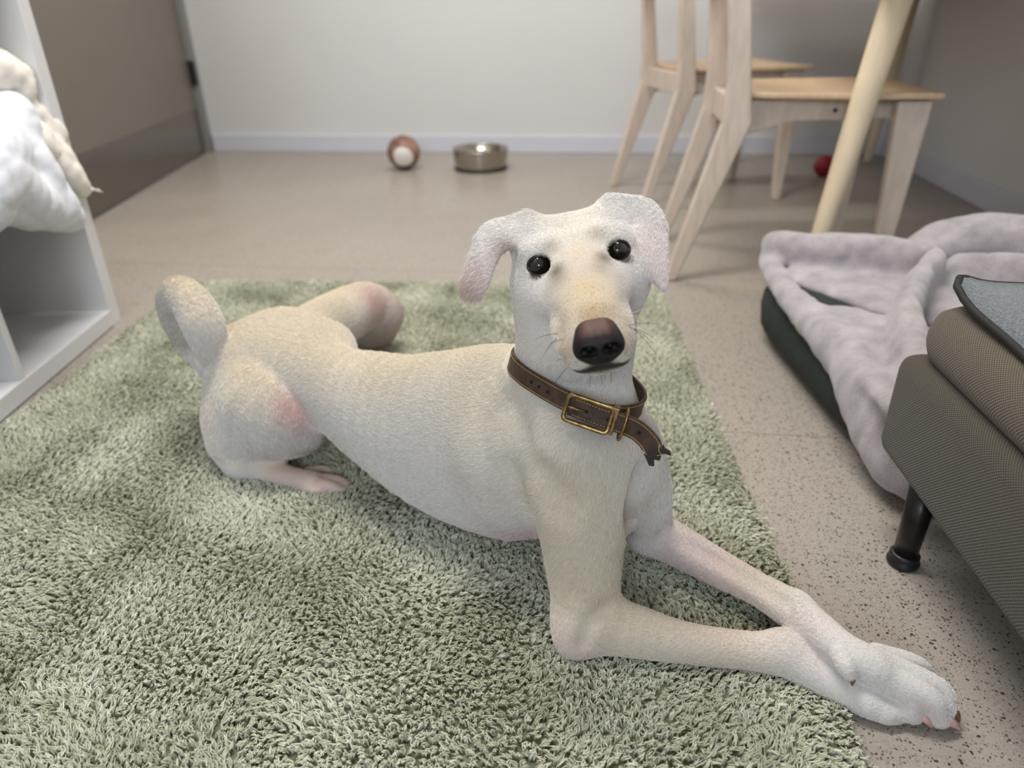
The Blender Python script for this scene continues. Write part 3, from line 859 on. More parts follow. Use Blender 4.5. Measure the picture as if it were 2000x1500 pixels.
def make_chair(label, group):
    """faces +x; origin on the floor under the middle of the seat"""
    t = empty('dining_chair'); tag(t, label, 'chair', group)
    W2 = .185; th = .03
    for s in (-1, 1):
        y0 = s * W2 - th / 2
        # rear leg: upright above the seat, kicked backwards below it
        prof = [(-.330, 0), (-.300, 0), (-.160, .385), (-.172, .47), (-.215, .80), (-.252, .80), (-.226, .47), (-.228, .385)]
        o = from_bm('leg', board_bm(prof, th, y0), M_ASH, t, False); add_bevel(o, .006, 3)
        prof = [(.175, 0), (.203, 0), (.225, SEAT_H - .014), (.150, SEAT_H - .014)]
        o = from_bm('leg', board_bm(prof, th, s * (W2 + .0) - th / 2), M_ASH, t, False); add_bevel(o, .006, 3)
        # side rail, deep at the back leg and thinning forwards
        prof = [(-.20, .345), (-.06, .385), (.17, .392), (.17, SEAT_H - .014), (-.20, SEAT_H - .014)]
        o = from_bm('side_rail', board_bm(prof, .022, s * (W2 - .040) - .011), M_ASH, t, False); add_bevel(o, .004, 2)
    o = from_bm('front_rail', box_bm((.155, -W2, .385), (.18, W2, SEAT_H - .014)), M_ASH, t, False); add_bevel(o, .004)
    o = from_bm('rear_rail', box_bm((-.205, -W2, .365), (-.18, W2, SEAT_H - .014)), M_ASH, t, False); add_bevel(o, .004)
    # dished seat
    nx, ny = 14, 14; bm = bmesh.new(); top = {}; bot = {}
    for i in range(nx + 1):
        for j in range(ny + 1):
            u = i / nx; v = j / ny * 2 - 1
            hwid = .185 + .035 * min(1, u * 1.6)
            x = -.185 + u * .44 - .018 * (v ** 4) * (1 if u > .5 else -.6) * abs(u * 2 - 1)
            y = v * hwid
            if u < .12: y *= .93 + .07 * (u / .12)
            z = SEAT_H - .010 * (1 - v * v) * math.sin(math.pi * min(1, u * 1.1)) + .004 * v * v
            top[i, j] = bm.verts.new((x, y, z)); bot[i, j] = bm.verts.new((x, y, z - .014))
    for i in range(nx):
        for j in range(ny):
            bm.faces.new([top[i, j], top[i + 1, j], top[i + 1, j + 1], top[i, j + 1]])
            bm.faces.new([bot[i, j], bot[i, j + 1], bot[i + 1, j + 1], bot[i + 1, j]])
    for i in range(nx):
        bm.faces.new([top[i, 0], bot[i, 0], bot[i + 1, 0], top[i + 1, 0]]); bm.faces.new([top[i, ny], top[i + 1, ny], bot[i + 1, ny], bot[i, ny]])
    for j in range(ny):
        bm.faces.new([top[0, j], top[0, j + 1], bot[0, j + 1], bot[0, j]]); bm.faces.new([top[nx, j], bot[nx, j], bot[nx, j + 1], top[nx, j + 1]])
    o = from_bm('seat', bm, M_ASHSEAT, t, False); add_bevel(o, .004, 2)
    # curved backrest board
    rings = []
    for j in range(13):
        v = j / 12 * 2 - 1; y = v * (W2 + .012); x = -.236 - .03 * (1 - v * v)
        rings.append([(x + .012, y, .675), (x + .008, y, .80), (x - .008, y, .80), (x - .004, y, .675)])
    o = from_bm('backrest', loft_bm(rings), M_ASH, t, False); add_bevel(o, .004)
    for s in (-1, 1):
        bm = bmesh.new(); bmesh.ops.create_cone(bm, cap_ends=True, segments=12, radius1=.005, radius2=.005, depth=.004, matrix=Matrix.Translation((.03, s * (W2 - .028), .41)) @ Matrix.Rotation(math.pi / 2, 4, 'X'))
        from_bm('bolt', bm, M_BLACK, t, False)
    return t
def copy_tree(o, parent=None):
    c = o.copy(); COL.objects.link(c); c.parent = parent
    for ch in o.children: copy_tree(ch, c)
    return c
def place_chair(t, near_foot, far_foot, shift=0.0):
    a = np.asarray(near_foot, float).copy(); b = np.asarray(far_foot, float).copy(); a[2] = b[2] = 0
    d = (b - a) / np.linalg.norm(b - a); f = np.array([d[1], -d[0], 0])
    mid = a + d * .185 + f * .315
    t.location = tuple(mid); t.rotation_euler = (0, 0, math.atan2(f[1], f[0]))
ca = make_chair('pale wooden dining chair nearest the camera, its front behind the round table leg', 'dining chairs at the table')
cb = copy_tree(ca); cb['label'] = 'pale wooden dining chair farther back, nearer the white wall'
place_chair(ca, G(1307, 546), G(1290, 468))
place_chair(cb, G(1256, 404), G(1190, 356))

TBX, TBY = np.array([ub[0], ub[1], 0]), np.array([vb[0], vb[1], 0])
lb = G(1566, 570); lb[2] = 0
lt = GY(1752, 0, lb[1] + .03)
table = empty('dining_table', tuple(lb)); tag(table, 'wooden dining table whose round tapered leg stands behind the dog bed', 'table')
TO = np.array(table.location)
dirn = (lt - lb) / (lt - lb)[2]
H0 = .735
def tleg(base, dn):
    pts = [base + dn * (H0 * t) for t in (0, .02, .3, .6, 1.0)]
    tube('leg', [p - TO for p in pts], [.0165, .018, .0235, .029, .033], M_BIRCH, table, 20)
tleg(lb, dirn)
lb2 = G(1424, 314); lb2[2] = 0; lt2 = GY(1446, 0, lb2[1] - .02); dir2 = (lt2 - lb2) / (lt2 - lb2)[2]
tleg(lb2, dir2)
along = (lb2 - lb); TLEN = np.linalg.norm(along); TBY = along / TLEN; TBX = np.array([TBY[1], -TBY[0], 0])
LWID = .60
for b0, dn in ((lb, dirn), (lb2, dir2)):
    dn_ = dn - 2 * TBX * (dn @ TBX)
    tleg(b0 + TBX * LWID, dn_)
t1 = lb + dirn * H0; t2 = lb2 + dir2 * H0
corner = lb - TBX * .02 - TBY * .16; corner[2] = 0
TW, TL = LWID + .14, TLEN + .22
poly = [corner, corner + TBX * TW, corner + TBX * TW + TBY * TL, corner + TBY * TL]
M_TOP = wood('table_top_veneer', (205, 180, 146), .4)
o = from_bm('tabletop', prism_bm([(p - TO)[:2] for p in poly], H0, H0 + .022), M_TOP, table, False); add_bevel(o, .006, 3)
ins = [t1, t1 + TBX * (LWID - 2 * float(dirn @ TBX) * H0), t2 + TBX * (LWID - 2 * float(dir2 @ TBX) * H0), t2]
for i in range(4):
    a, b = ins[i] - TO, ins[(i + 1) % 4] - TO; d = (b - a) / np.linalg.norm(b - a); nrm = np.array([-d[1], d[0], 0]) * .011
    o = from_bm('apron', prism_bm([(a + nrm)[:2], (a - nrm)[:2], (b - nrm)[:2], (b + nrm)[:2]], H0 - .07, H0 - .001), M_TOP, table, False); add_bevel(o, .002)

# ------------------------------------------------------------------ bowl, balls
bw = G(938, 338); bw[2] = 0
dep = float((bw - CAM) @ CF); R0 = 56 / F_PX * dep
bowl = empty('dog_bowl', (bw[0], bw[1] + R0 * .8, 0)); tag(bowl, 'shiny stainless steel dog bowl on the floor by the white skirting', 'bowl')
k = N('brushed_steel'); k.set(lin((178, 172, 162)), .16, metal=1.0); k.bump(k.noise(k.mapping(k.coord(), (1, 1, 40)), 6, 2), .05, .001); M_STEEL = k.m
prof = [(.0, .012), (R0 * .62, .012), (R0 * .74, .020), (R0 * .84, .055), (R0 * .93, .088), (R0 * .985, .093), (R0, .090), (R0 * .985, .084), (R0 * .97, .055), (R0 * .93, .022), (R0 * .90, .006), (0, .006)]
from_bm('bowl_body', lathe_bm(prof, 64), M_STEEL, bowl)
M_RUB = simple('black_rubber', (34, 32, 31), .7)
from_bm('rubber_base', lathe_bm([(R0 * .88, .0), (R0 * .945, .0), (R0 * .945, .008), (R0 * .92, .012), (R0 * .88, .010), (R0 * .88, 0)], 64), M_RUB, bowl)
bp = G(789, 334); dep = float((bp - CAM) @ CF); rb = 32 / F_PX * dep
k = N('brown_white_ball'); co = k.coord(); sx = k.n('ShaderNodeSeparateXYZ'); k.l(co, sx.inputs[0])
v = k.n('ShaderNodeVectorMath'); v.operation = 'DISTANCE'; k.l(co, v.inputs[0]); v.inputs[1].default_value = (.004, -rb * .86, -rb * .12)
fac = k.math('LESS_THAN', k.math('ADD', v.outputs['Value'], k.math('MULTIPLY', k.noise(co, 18, 2), .02)), rb * .72)
k.set(k.mix(fac, k.ramp(k.noise(co, 14, 3), [(.35, lin((108, 72, 58))), (.7, lin((172, 134, 118)))]), lin((226, 222, 218))), .5); M_BALL = k.m
bm = bmesh.new(); bmesh.ops.create_icosphere(bm, subdivisions=4, radius=rb)
for vv in bm.verts: vv.co *= 1 + .006 * math.sin(vv.co.z / rb * 9) 
o = from_bm('toy_ball', bm, M_BALL); o.location = (bp[0], bp[1] + rb * .6, rb * 1.0); tag(o, 'brown ball with a white front on the floor beside the steel bowl', 'ball')
M_RED = simple('red_rubber', (150, 30, 34), .45)
rp = G(1606, 345); rp[2] = 0
bm = bmesh.new(); bmesh.ops.create_icosphere(bm, subdivisions=3, radius=.042)
for vv in bm.verts: vv.co *= 1 + .03 * math.cos(vv.co.z / .042 * 6)
o = from_bm('toy_ball', bm, M_RED); o.location = (rp[0], rp[1], .0425); tag(o, 'small red rubber ball behind the round table leg', 'ball')

# ------------------------------------------------------------------ dog bed and fleece blanket
M_BED = simple('dark_green_canvas', (52, 58, 56), .85, spec=.2, var=.12, scale=30, bump=.3, bscale=500)
M_CUSH = simple('bed_cushion_fleece', (120, 112, 116), .95, spec=.1)
bed = empty('dog_bed', (.853, 1.165, 0)); tag(bed, 'dark green dog bed with raised rim under the lilac-grey fleece blanket', 'dog bed')
BO = np.array(bed.location)
HWX, HWY, CRN = .262, .33, .18
loop = []
for q, (cx_, cy_) in enumerate(((HWX - CRN, HWY - CRN), (-HWX + CRN, HWY - CRN), (-HWX + CRN, -HWY + CRN), (HWX - CRN, -HWY + CRN))):
    for i in range(9):
        a = math.pi / 2 * q + math.pi / 2 * i / 8
        loop.append(np.array([cx_ + CRN * math.cos(a), cy_ + CRN * math.sin(a), .070]))
bp_ = loop
n = len(bp_); rings = []
for i in range(n):
    t = bp_[(i + 1) % n] - bp_[i - 1]; t /= np.linalg.norm(t); nn = np.array([t[1], -t[0], 0])
    ring = []
    for a in range(20):
        c_, s_ = math.cos(2 * math.pi * a / 20), math.sin(2 * math.pi * a / 20)
        rr_ = .078 * (1 + .02 * math.sin(i * 1.7))
        ring.append(bp_[i] + nn * rr_ * np.sign(c_) * abs(c_) ** .8 + np.array([0, 0, .070 * np.sign(s_) * abs(s_) ** .8]))
    rings.append(ring)
from_bm('bolster', loft_bm(rings, loop=True), M_BED, bed)
def sq(t, p): return np.sign(t) * abs(t) ** p
bm = bmesh.new()
rings = [[(sq(math.cos(2 * math.pi * a / 40), .6) * (HWX - .02) * s, sq(math.sin(2 * math.pi * a / 40), .6) * (HWY - .02) * s, z) for a in range(40)] for s, z in ((.92, .006), (1, .03), (1, .055), (.9, .08), (.5, .09), (.05, .092))]
from_bm('cushion', loft_bm(rings), M_CUSH, bed)

k = N('lilac_fleece'); co = k.coord()
k.set(k.ramp(k.noise(co, 22, 5, .65), [(.3, lin((144, 136, 140))), (.7, lin((188, 179, 182)))]), .95, spec=.1, sheen=.5)
k.b.inputs['Sheen Roughness'].default_value = .6
k.bump(k.noise(co, 260, 4, .7), .6, .003); M_FLEECE = k.m
BZ = .172
def bpnt(px, py, z): return G(px, py, z)
segs = [
    # lower layer spread over the whole bed
    ([(bpnt(1570, 530, .140), .07, .022), (bpnt(1700, 560, .142), .11, .024), (bpnt(1850, 590, .145), .14, .026), (bpnt(2000, 610, .145), .14, .03)], (0, 1, 0)),
    ([(bpnt(1635, 620, .142), .05, .022), (bpnt(1740, 670, .145), .09, .024), (bpnt(1880, 710, .145), .11, .026)], (0, 1, 0)),
    ([(bpnt(1730, 745, .140), .045, .022), (bpnt(1810, 815, .138), .06, .026)], (0, 1, 0)),
    # edge hanging over the rim
    ([(bpnt(1500, 512, .138), .020, .024), (bpnt(1528, 560, .140), .024, .026), (bpnt(1580, 618, .138), .028, .030), (bpnt(1640, 690, .128), .030, .040), (bpnt(1690, 780, .108), .028, .055), (bpnt(1732, 868, .080), .024, .055), (bpnt(1768, 938, .050), .018, .040), (bpnt(1786, 976, .022), .010, .016)], (1, .25, 0)),
    # thick rolled fold along the back
    ([(bpnt(1516, 480, .172), .030, .034), (bpnt(1570, 492, .175), .036, .044), (bpnt(1650, 502, .176), .038, .050), (bpnt(1740, 512, .176), .036, .050), (bpnt(1800, 516, .172), .034, .044)], (0, 1, 0)),
    # heap at the far right
    ([(bpnt(1800, 500, .175), .045, .05), (bpnt(1850, 478, .195), .05, .055), (bpnt(1930, 470, .205), .055, .055), (bpnt(2060, 480, .21), .06, .06)], UPZ),
    ([(bpnt(1880, 545, .165), .05, .04), (bpnt(1960, 555, .175), .06, .04), (bpnt(2060, 570, .18), .06, .045)], UPZ),
    # upright fold in the middle, coming towards the camera
    ([(bpnt(1822, 520, .195), .022, .034), (bpnt(1786, 565, .190), .024, .034), (bpnt(1770, 620, .182), .025, .034), (bpnt(1782, 690, .172), .027, .030), (bpnt(1810, 760, .16), .03, .026)], (1, 0, 0)),
]
V, Fq = soft_mesh(segs, .0058, .016, (.40, .66, -.004), (1.35, 1.85, .32), lambda P: folds(P, [(1, .5, .3, 15, -.004, .7, .7), (.4, -1, .6, 24, -.0025, 1.4, .8)]) + .0012 * np.sin(P[:, 0] * 90 + 3 * np.sin(P[:, 1] * 40)) * np.sin(P[:, 1] * 80 + P[:, 2] * 60), 4)
c = np.array([V[:, 0].mean(), V[:, 1].mean(), V[:, 2].min()])
V[:, 2] = np.maximum(V[:, 2], .002)
o = from_np('fleece_blanket', V - c, Fq, M_FLEECE); o.location = c
tag(o, 'rumpled lilac-grey fleece blanket heaped over the dark dog bed', 'blanket')

# ------------------------------------------------------------------ sofa with throw
def weave(name, rgb, rgb2, f=1500, bs=.6):
    k = N(name); co = k.coord(); s = k.n('ShaderNodeSeparateXYZ'); k.l(co, s.inputs[0])
    u = k.math('MULTIPLY', s.outputs[1], f); v_ = k.math('MULTIPLY', k.math('ADD', s.outputs[2], s.outputs[0]), f)
    a = k.math('SINE', u); b = k.math('SINE', v_)
    h = k.math('MULTIPLY', a, b)
    h2 = k.math('ADD', k.math('MULTIPLY', h, .5), .5)
    nz = k.noise(co, 40, 4, .7)
    col = k.mix(nz, k.mix(h2, lin(rgb), lin(rgb2)), k.mix(h2, tuple(x * .75 for x in lin(rgb)), tuple(x * 1.15 for x in lin(rgb2))))
    k.set(col, .9, spec=.15, sheen=.15); k.bump(h2, bs, .0012)
    return k.m
M_SOFA = weave('dark_woven_upholstery', (42, 38, 32), (98, 91, 80))
M_SCUSH = weave('brown_woven_cushion', (56, 49, 42), (122, 111, 97))
SB = G(1703, 868, .113); SE = G(2000, 1290, .113)
su_ = (SE - SB); su_[2] = 0; su_ /= np.linalg.norm(su_); sv_ = np.array([-su_[1], su_[0], 0]); sv_ = sv_ if sv_[0] > 0 else -sv_
sofa = empty('sofa', (SB[0], SB[1], 0)); tag(sofa, 'brown-grey woven sofa on a black leg with a grey throw, at the right edge', 'sofa')
sofa.rotation_euler = (0, 0, math.atan2(-su_[0], su_[1]) + math.pi) if False else (0, 0, math.atan2(sv_[1], sv_[0]))
# local x = away from the dog (right), local y = away from the camera (so the sofa lies along -y)
def rounded_block(name, lo, hi, r, m, parent, seg=5, puff=0.0):
    bm = box_bm(lo, hi)
    bmesh.ops.bevel(bm, geom=bm.edges[:] + bm.verts[:], offset=r, segments=seg, profile=.5, affect='EDGES')
    bmesh.ops.subdivide_edges(bm, edges=[e for e in bm.edges if e.calc_length() > .12], cuts=4, use_grid_fill=True)
    if puff:
        cx = [(a + b) / 2 for a, b in zip(lo, hi)]; h = [(b - a) / 2 for a, b in zip(lo, hi)]
        for v in bm.verts:
            q = [(v.co[i] - cx[i]) / h[i] for i in range(3)]
            v.co.z += puff * q[2] * (1 - q[0] ** 2) * (1 - q[1] ** 4)
            v.co.x += puff * .8 * q[0] * (1 - q[2] ** 2) * (1 - q[1] ** 6)
            v.co.y += puff * .8 * q[1] * (1 - q[2] ** 2) * (1 - q[0] ** 6)
    return from_bm(name, bm, m, parent)
rounded_block('base_frame', (0, -1.75, .113), (.80, .0, .252), .022, M_SOFA, sofa)
rounded_block('seat_cushion', (.012, -1.72, .243), (.80, -.012, .322), .034, M_SCUSH, sofa, 6, .008)
M_SLEG = simple('black_steel_leg', (44, 42, 40), .32, metal=.6)
M_FOOT = simple('black_plastic_glide', (24, 24, 25), .45)
lg = G(1762, 1100); rot = Matrix.Rotation(-sofa.rotation_euler[2], 3, 'Z'); l0 = rot @ (Vector(lg) - Vector(sofa.location))
for (lx, ly) in ((l0.x, l0.y), (l0.x, -1.62), (.72, l0.y), (.72, -1.62)):
    lgo = tube('leg', [(lx, ly, .004), (lx, ly, .06), (lx, ly, .114)], [.0135, .015, .0165], M_SLEG, sofa, 20)
    from_bm('glide', lathe_bm([(0, .0), (.017, 0), (.019, .003), (.019, .007), (.0165, .010), (.0165, .013), (.0175, .016), (.015, .018), (0, .018)], 24, c=(lx, ly, 0)), M_FOOT, lgo)
# grey fleece throw lying over the cushion
k = N('grey_fleece_throw'); co = k.coord()
k.set(k.ramp(k.noise(co, 420, 4, .7), [(.3, lin((66, 72, 74))), (.7, lin((134, 140, 142)))]), .95, spec=.1, sheen=.3)
k.bump(k.noise(co, 380, 3, .7), .7, .002); M_THROW = k.m
M_PIPE = simple('black_piping', (22, 22, 24), .7)
throw = empty('fleece_throw', (SB[0] + .2, SB[1] - .3, 0)); throw.location = tuple(np.array([SB[0], SB[1], 0]))
throw.rotation_euler = sofa.rotation_euler
tag(throw, 'grey fleece throw with black piped edge lying over the sofa cushion', 'throw')
def ztop(x, y):
    z = .3345
    z += .006 * math.sin(x * 21 + y * 9) * .5 + .004 * math.sin(y * 31 - x * 12)
    return z
nu, nv = 40, 60
corner_r = .03
top = {}; bm = bmesh.new(); bb = {}
for i in range(nu + 1):
    for j in range(nv + 1):
        x = .030 + i / nu * .70; y = -.012 - j / nv * 1.3
        dx_, dy_ = x - .030, -.012 - y
        # rounded far corner
        if dx_ < corner_r and dy_ < corner_r:
            m_ = max(dx_, dy_) + 1e-9; l_ = math.hypot(dx_ - corner_r, dy_ - corner_r)
            if l_ > corner_r:
                x = .030 + corner_r + (dx_ - corner_r) / l_ * corner_r; y = -.012 - corner_r - (dy_ - corner_r) / l_ * corner_r
        z = ztop(x, y) + .012 * math.exp(-(dx_ / .03) ** 2 - (dy_ / .05) ** 2)
        z += -.012 * math.exp(-dx_ / .03) * min(1, dy_ / .12)
        top[i, j] = bm.verts.new((x, y, z + .007)); bb[i, j] = bm.verts.new((x, y, z))
for i in range(nu):
    for j in range(nv):
        bm.faces.new([top[i, j], top[i, j + 1], top[i + 1, j + 1], top[i + 1, j]]); bm.faces.new([bb[i, j], bb[i + 1, j], bb[i + 1, j + 1], bb[i, j + 1]])
edge_pts = [np.array(top[0, j].co) - [0, 0, .0035] for j in range(nv, -1, -1)] + [np.array(top[i, 0].co) - [0, 0, .0035] for i in range(1, nu + 1)]
for i in range(nu):
    bm.faces.new([top[i, 0], top[i + 1, 0], bb[i + 1, 0], bb[i, 0]]); bm.faces.new([top[i, nv], bb[i, nv], bb[i + 1, nv], top[i + 1, nv]])
for j in range(nv):
    bm.faces.new([top[0, j], bb[0, j], bb[0, j + 1], top[0, j + 1]]); bm.faces.new([top[nu, j], top[nu, j + 1], bb[nu, j + 1], bb[nu, j]])
from_bm('fleece', bm, M_THROW, throw)
tube('piping', edge_pts, .0045, M_PIPE, throw, 8)

# ------------------------------------------------------------------ the dog's parts
from mathutils.bvhtree import BVHTree
DBVH = BVHTree.FromPolygons([tuple(v) for v in DV], [tuple(f) for f in DF])
HM = np.stack([HX, HY, HZ], 1)
def hl_dir(x, y, z): return HX * x + HY * y + HZ * z
# eyes
k = N('dog_eye'); co = k.coord(); sx = k.n('ShaderNodeSeparateXYZ'); k.l(co, sx.inputs[0])
rr2 = k.math('SQRT', k.math('ADD', k.math('POWER', sx.outputs[0], 2.0), k.math('POWER', sx.outputs[1], 2.0)))
col = k.ramp(k.math('MULTIPLY', rr2, 100.0), [(0.0, (.002, .002, .002)), (.36, (.002, .002, .002)), (.44, lin((28, 17, 13))), (.78, lin((46, 29, 22))), (.92, lin((12, 8, 7))), (1.0, lin((30, 22, 20)))])
k.set(col, .02, spec=.65)
M_EYE = k.m
M_LID = simple('eyelid_rim', (22, 17, 16), .3, spec=.5)
for sx_ in (-1, 1):
    c = HL(sx_ * EYE_X, -.72, -.02)
    look = (CAM - c); look = look / np.linalg.norm(look) * .8 + hl_dir(sx_ * .28, .9, .05) * .4; look /= np.linalg.norm(look)
    Rz = Vector(look).to_track_quat('Z', 'Y')
    bm = bmesh.new(); bmesh.ops.create_uvsphere(bm, u_segments=40, v_segments=24, radius=.0120)
    for v in bm.verts:
        if v.co.z > .0085: v.co.z += .0012 * (1 - (v.co.x ** 2 + v.co.y ** 2) / .0085 ** 2)
    e = from_bm('eye', bm, M_EYE, dog); e.location = tuple(c - DO); e.rotation_euler = Rz.to_euler()
    # dark rim, slightly drawn out towards the nose
    pts = []
    xa = HX - look * (HX @ look); xa /= np.linalg.norm(xa); ya = np.cross(look, xa); ya = ya if ya[2] > 0 else -ya
    for q in range(36):
        a = 2 * math.pi * q / 36
        x = math.cos(a) * .0108; y = math.sin(a) * .0090
        inner = max(0, -sx_ * math.cos(a)) ** 6
        x += -sx_ * inner * .0028; y -= inner * .0016
        pts.append(c - DO + xa * x + ya * y + look * (math.sqrt(max(1e-6, .0121 ** 2 - x * x - y * y)) + .0002))
    tube('eyelid', pts, .0014, M_LID, dog, 8, up=tuple(look), ry=.0017, loop=True)
# nose leather
def small_field(prims, cuts, lo, hi, step, k=.006, kc=.002):
    f = Field(*[np.arange(a, b, step) for a, b in zip(lo, hi)])
    for g in prims: f.blend([g], k)
    for g in cuts: f.blend([g], kc, True)
    return f.mesh()
X_, Z_ = np.array([1.0, 0, 0]), np.array([0, 0, 1.0])
def P3(x, y, z): return np.array([x, y, z]) * .01
prims = [(P3(-.68, 0, .15), P3(.68, 0, .15), (.0132, .0132), (.0132, .0132), X_), (P3(-1.15, -.05, -.25), P3(1.15, -.05, -.25), (.0098, .0098), (.0098, .0098), X_),
         (P3(-.45, .15, -.85), P3(.45, .15, -.85), (.0080, .0080), (.0080, .0080), X_), (P3(-.6, -.9, .7), P3(.6, -.9, .7), (.0120, .0120), (.0120, .0120), X_)]
cuts = []
for s in (-1, 1):
    cuts.append((P3(s * .72, 1.20, -.12), P3(s * 1.12, .98, -.05), (.0050, .0050), (.0044, .0044), X_))
    cuts.append((P3(s * .9, 1.1, -.08), P3(s * .85, .65, .02), (.0042, .0042), (.0034, .0034), X_))
    cuts.append((P3(s * 1.15, 1.0, -.10), P3(s * 1.95, .5, -.62), (.0030, .0030), (.0012, .0012), X_))
cuts.append((P3(0, 1.35, -.55), P3(0, 1.1, -1.9), (.0010, .0010), (.0014, .0014), X_))
NV, NF = small_field(prims, cuts, (-.027, -.026, -.024), (.027, .022, .024), .00062)
NV = relax(NV, NF, 1)
k = N('nose_leather'); at = k.n('ShaderNodeAttribute'); at.attribute_name = 'coat'; co = k.coord()
v = k.n('ShaderNodeTexVoronoi'); v.inputs['Scale'].default_value = 900; k.l(co, v.inputs['Vector'])
k.set(at.outputs['Color'], .52, spec=.28); k.bump(v.outputs['Distance'], .35, .0006); M_NOSE = k.m
w = np.clip((NV[:, 2] * 100 - .45 + .25 * np.sin(NV[:, 0] * 900)) / .9, 0, 1) * np.clip((1.15 - NV[:, 1] * 100) / .9, .1, 1) * np.clip(1.25 - (NV[:, 0] * 100 / 1.7) ** 2, .1, 1)
inn_ = np.exp(-((np.abs(NV[:, 0]) - .0092) / .0050) ** 2 - ((NV[:, 2] + .0006) / .0036) ** 2) * (NV[:, 1] < .0118)
NC_ = np.array(lin((26, 22, 22))) * (1 - w[:, None]) + np.array(lin((84, 56, 46))) * w[:, None]
NC_ = NC_ * (1 - .95 * np.clip(inn_ * 1.5, 0, 1))[:, None]  # nostril hollows painted near black, standing in for shade
NOSE_C = HL(0, 11.2, -4.35)
NW = NV @ np.stack([HX, HY, HZ], 0)      # rows: local axes -> world
nose = from_np('nose', NW + NOSE_C - DO, NF[:, ::-1], M_NOSE, dog); attr_color(nose.data, 'coat', NC_)
# claws
M_CLAWP = simple('pink_claw', (214, 168, 160), .35, var=.08, scale=200)
M_CLAWB = simple('brown_claw', (128, 82, 62), .35, var=.12, scale=200)
def claw(p0, p1, p2, r, m):
    S = catmull([p0, p1, p2], 4); n = len(S)
    tube('claw', [p - DO for p in S], [r * (1 - .82 * (i / (n - 1)) ** 1.3) for i in range(n)], m, dog, 10)
claw(G(1798, 1395, .016), G(1810, 1407, .014), G(1822, 1421, .004), .0056, M_CLAWP)
claw(G(1850, 1406, .016), G(1862, 1414, .013), G(1875, 1425, .004), .0054, M_CLAWP)
claw(G(1862, 1388, .016), G(1869, 1397, .014), G(1874, 1410, .004), .0050, M_CLAWB)
claw(G(1828, 1334, .017), G(1836, 1343, .013), G(1842, 1353, .004), .0045, M_CLAWB)
claw(G(1660, 1310, .048), G(1666, 1324, .045), G(1664, 1339, .038), .0050, M_CLAWB)
claw(G(676, 947, .010), G(684, 952, .009), G(692, 957, .003), .0050, M_CLAWB)
claw(G(665, 960, .009), G(671, 963, .007), G(676, 966, .002), .0042, M_CLAWP)
claw(G(632, 961, .009), G(638, 963, .007), G(643, 966, .002), .0042, M_CLAWP)

# ------------------------------------------------------------------ collar
k = N('brown_leather'); co = k.coord()
k.set(k.ramp(k.noise(co, 120, 4, .6), [(.3, lin((48, 34, 25))), (.7, lin((82, 60, 46)))]), .5, spec=.4); k.bump(k.noise(co, 500, 3), .3, .0006); M_LEATH = k.m
M_DLEATH = simple('dark_leather_tip', (30, 24, 18), .5, var=.2, scale=80)
k = N('antique_brass'); k.set(k.ramp(k.noise(k.coord(), 180, 3), [(.35, lin((112, 90, 54))), (.7, lin((168, 142, 96)))]), .3, metal=.9); M_BRASS = k.m
M_THREAD = simple('tan_thread', (186, 154, 96), .8)
M_HOLE = simple('punched_hole', (14, 12, 11), .9)
pL = AT(1020, 706, .775); pF = AT(1135, 778, .715); pR = AT(1226, 768, .765)
cn = np.cross(pF - pL, pR - pL); cn /= np.linalg.norm(cn); cn = cn if cn[2] > 0 else -cn
axp = catmull([q[0] for q in NECK], 30)
cc = axp[np.argmin(np.abs((axp - pF) @ cn))]
e1 = pF - cc; e1 -= cn * (e1 @ cn); e1 /= np.linalg.norm(e1); e2 = np.cross(cn, e1)
NCOL = 120; rads = []
for q in range(NCOL):
    a = 2 * math.pi * q / NCOL; d = e1 * math.cos(a) + e2 * math.sin(a)
    best = 0
    for off in (-.0135, -.007, 0, .009):
        o_ = cc + cn * off
        hit = DBVH.ray_cast(Vector(o_), Vector(d), .2)
        if hit[0] is not None: best = max(best, min(hit[3], .0665 + .026 * max(0.0, math.cos(a))))
    rads.append(best)
rads = np.array(rads)
for _ in range(30):
    rads = np.maximum(rads, (np.roll(rads, 1) + np.roll(rads, -1)) / 2 - .00002) if _ < 8 else (rads * 2 + np.roll(rads, 1) + np.roll(rads, -1)) / 4
rads = rads + .0030
CPTS = []
for q in range(NCOL):
    a = 2 * math.pi * q / NCOL
    CPTS.append(cc + (e1 * math.cos(a) + e2 * math.sin(a)) * (rads[q] + .003 * max(0, math.cos(a)) ** 2))
CPTS = np.array(CPTS)
collar = empty('dog_collar', tuple(cc)); CO = np.array(collar.location)
tag(collar, 'dark brown leather collar with brass buckle and frayed strap end around the dog neck', 'collar')
BW = .0105
def band_ring(p, t, wv, hw, th):
    nrm = np.cross(t, wv); nrm /= np.linalg.norm(nrm)
    return [p + wv * hw + nrm * th, p + wv * hw * 1.0 - nrm * th, p - wv * hw - nrm * th, p - wv * hw + nrm * th]
rings = []
for q in range(NCOL):
    t = CPTS[(q + 1) % NCOL] - CPTS[q - 1]; t /= np.linalg.norm(t)
    rings.append([r - CO for r in band_ring(CPTS[q], t, cn, BW, .0014)])
strap = o = from_bm('strap', loft_bm(rings, loop=True), M_LEATH, collar, False); add_bevel(o, .0006, 2)
def frame_at(q):
    q = q % NCOL
    t = CPTS[(q + 1) % NCOL] - CPTS[q - 1]; t /= np.linalg.norm(t)
    n_ = CPTS[q] - cc; n_ -= cn * (n_ @ cn); n_ -= t * (n_ @ t); n_ /= np.linalg.norm(n_)
    return CPTS[q], t, n_
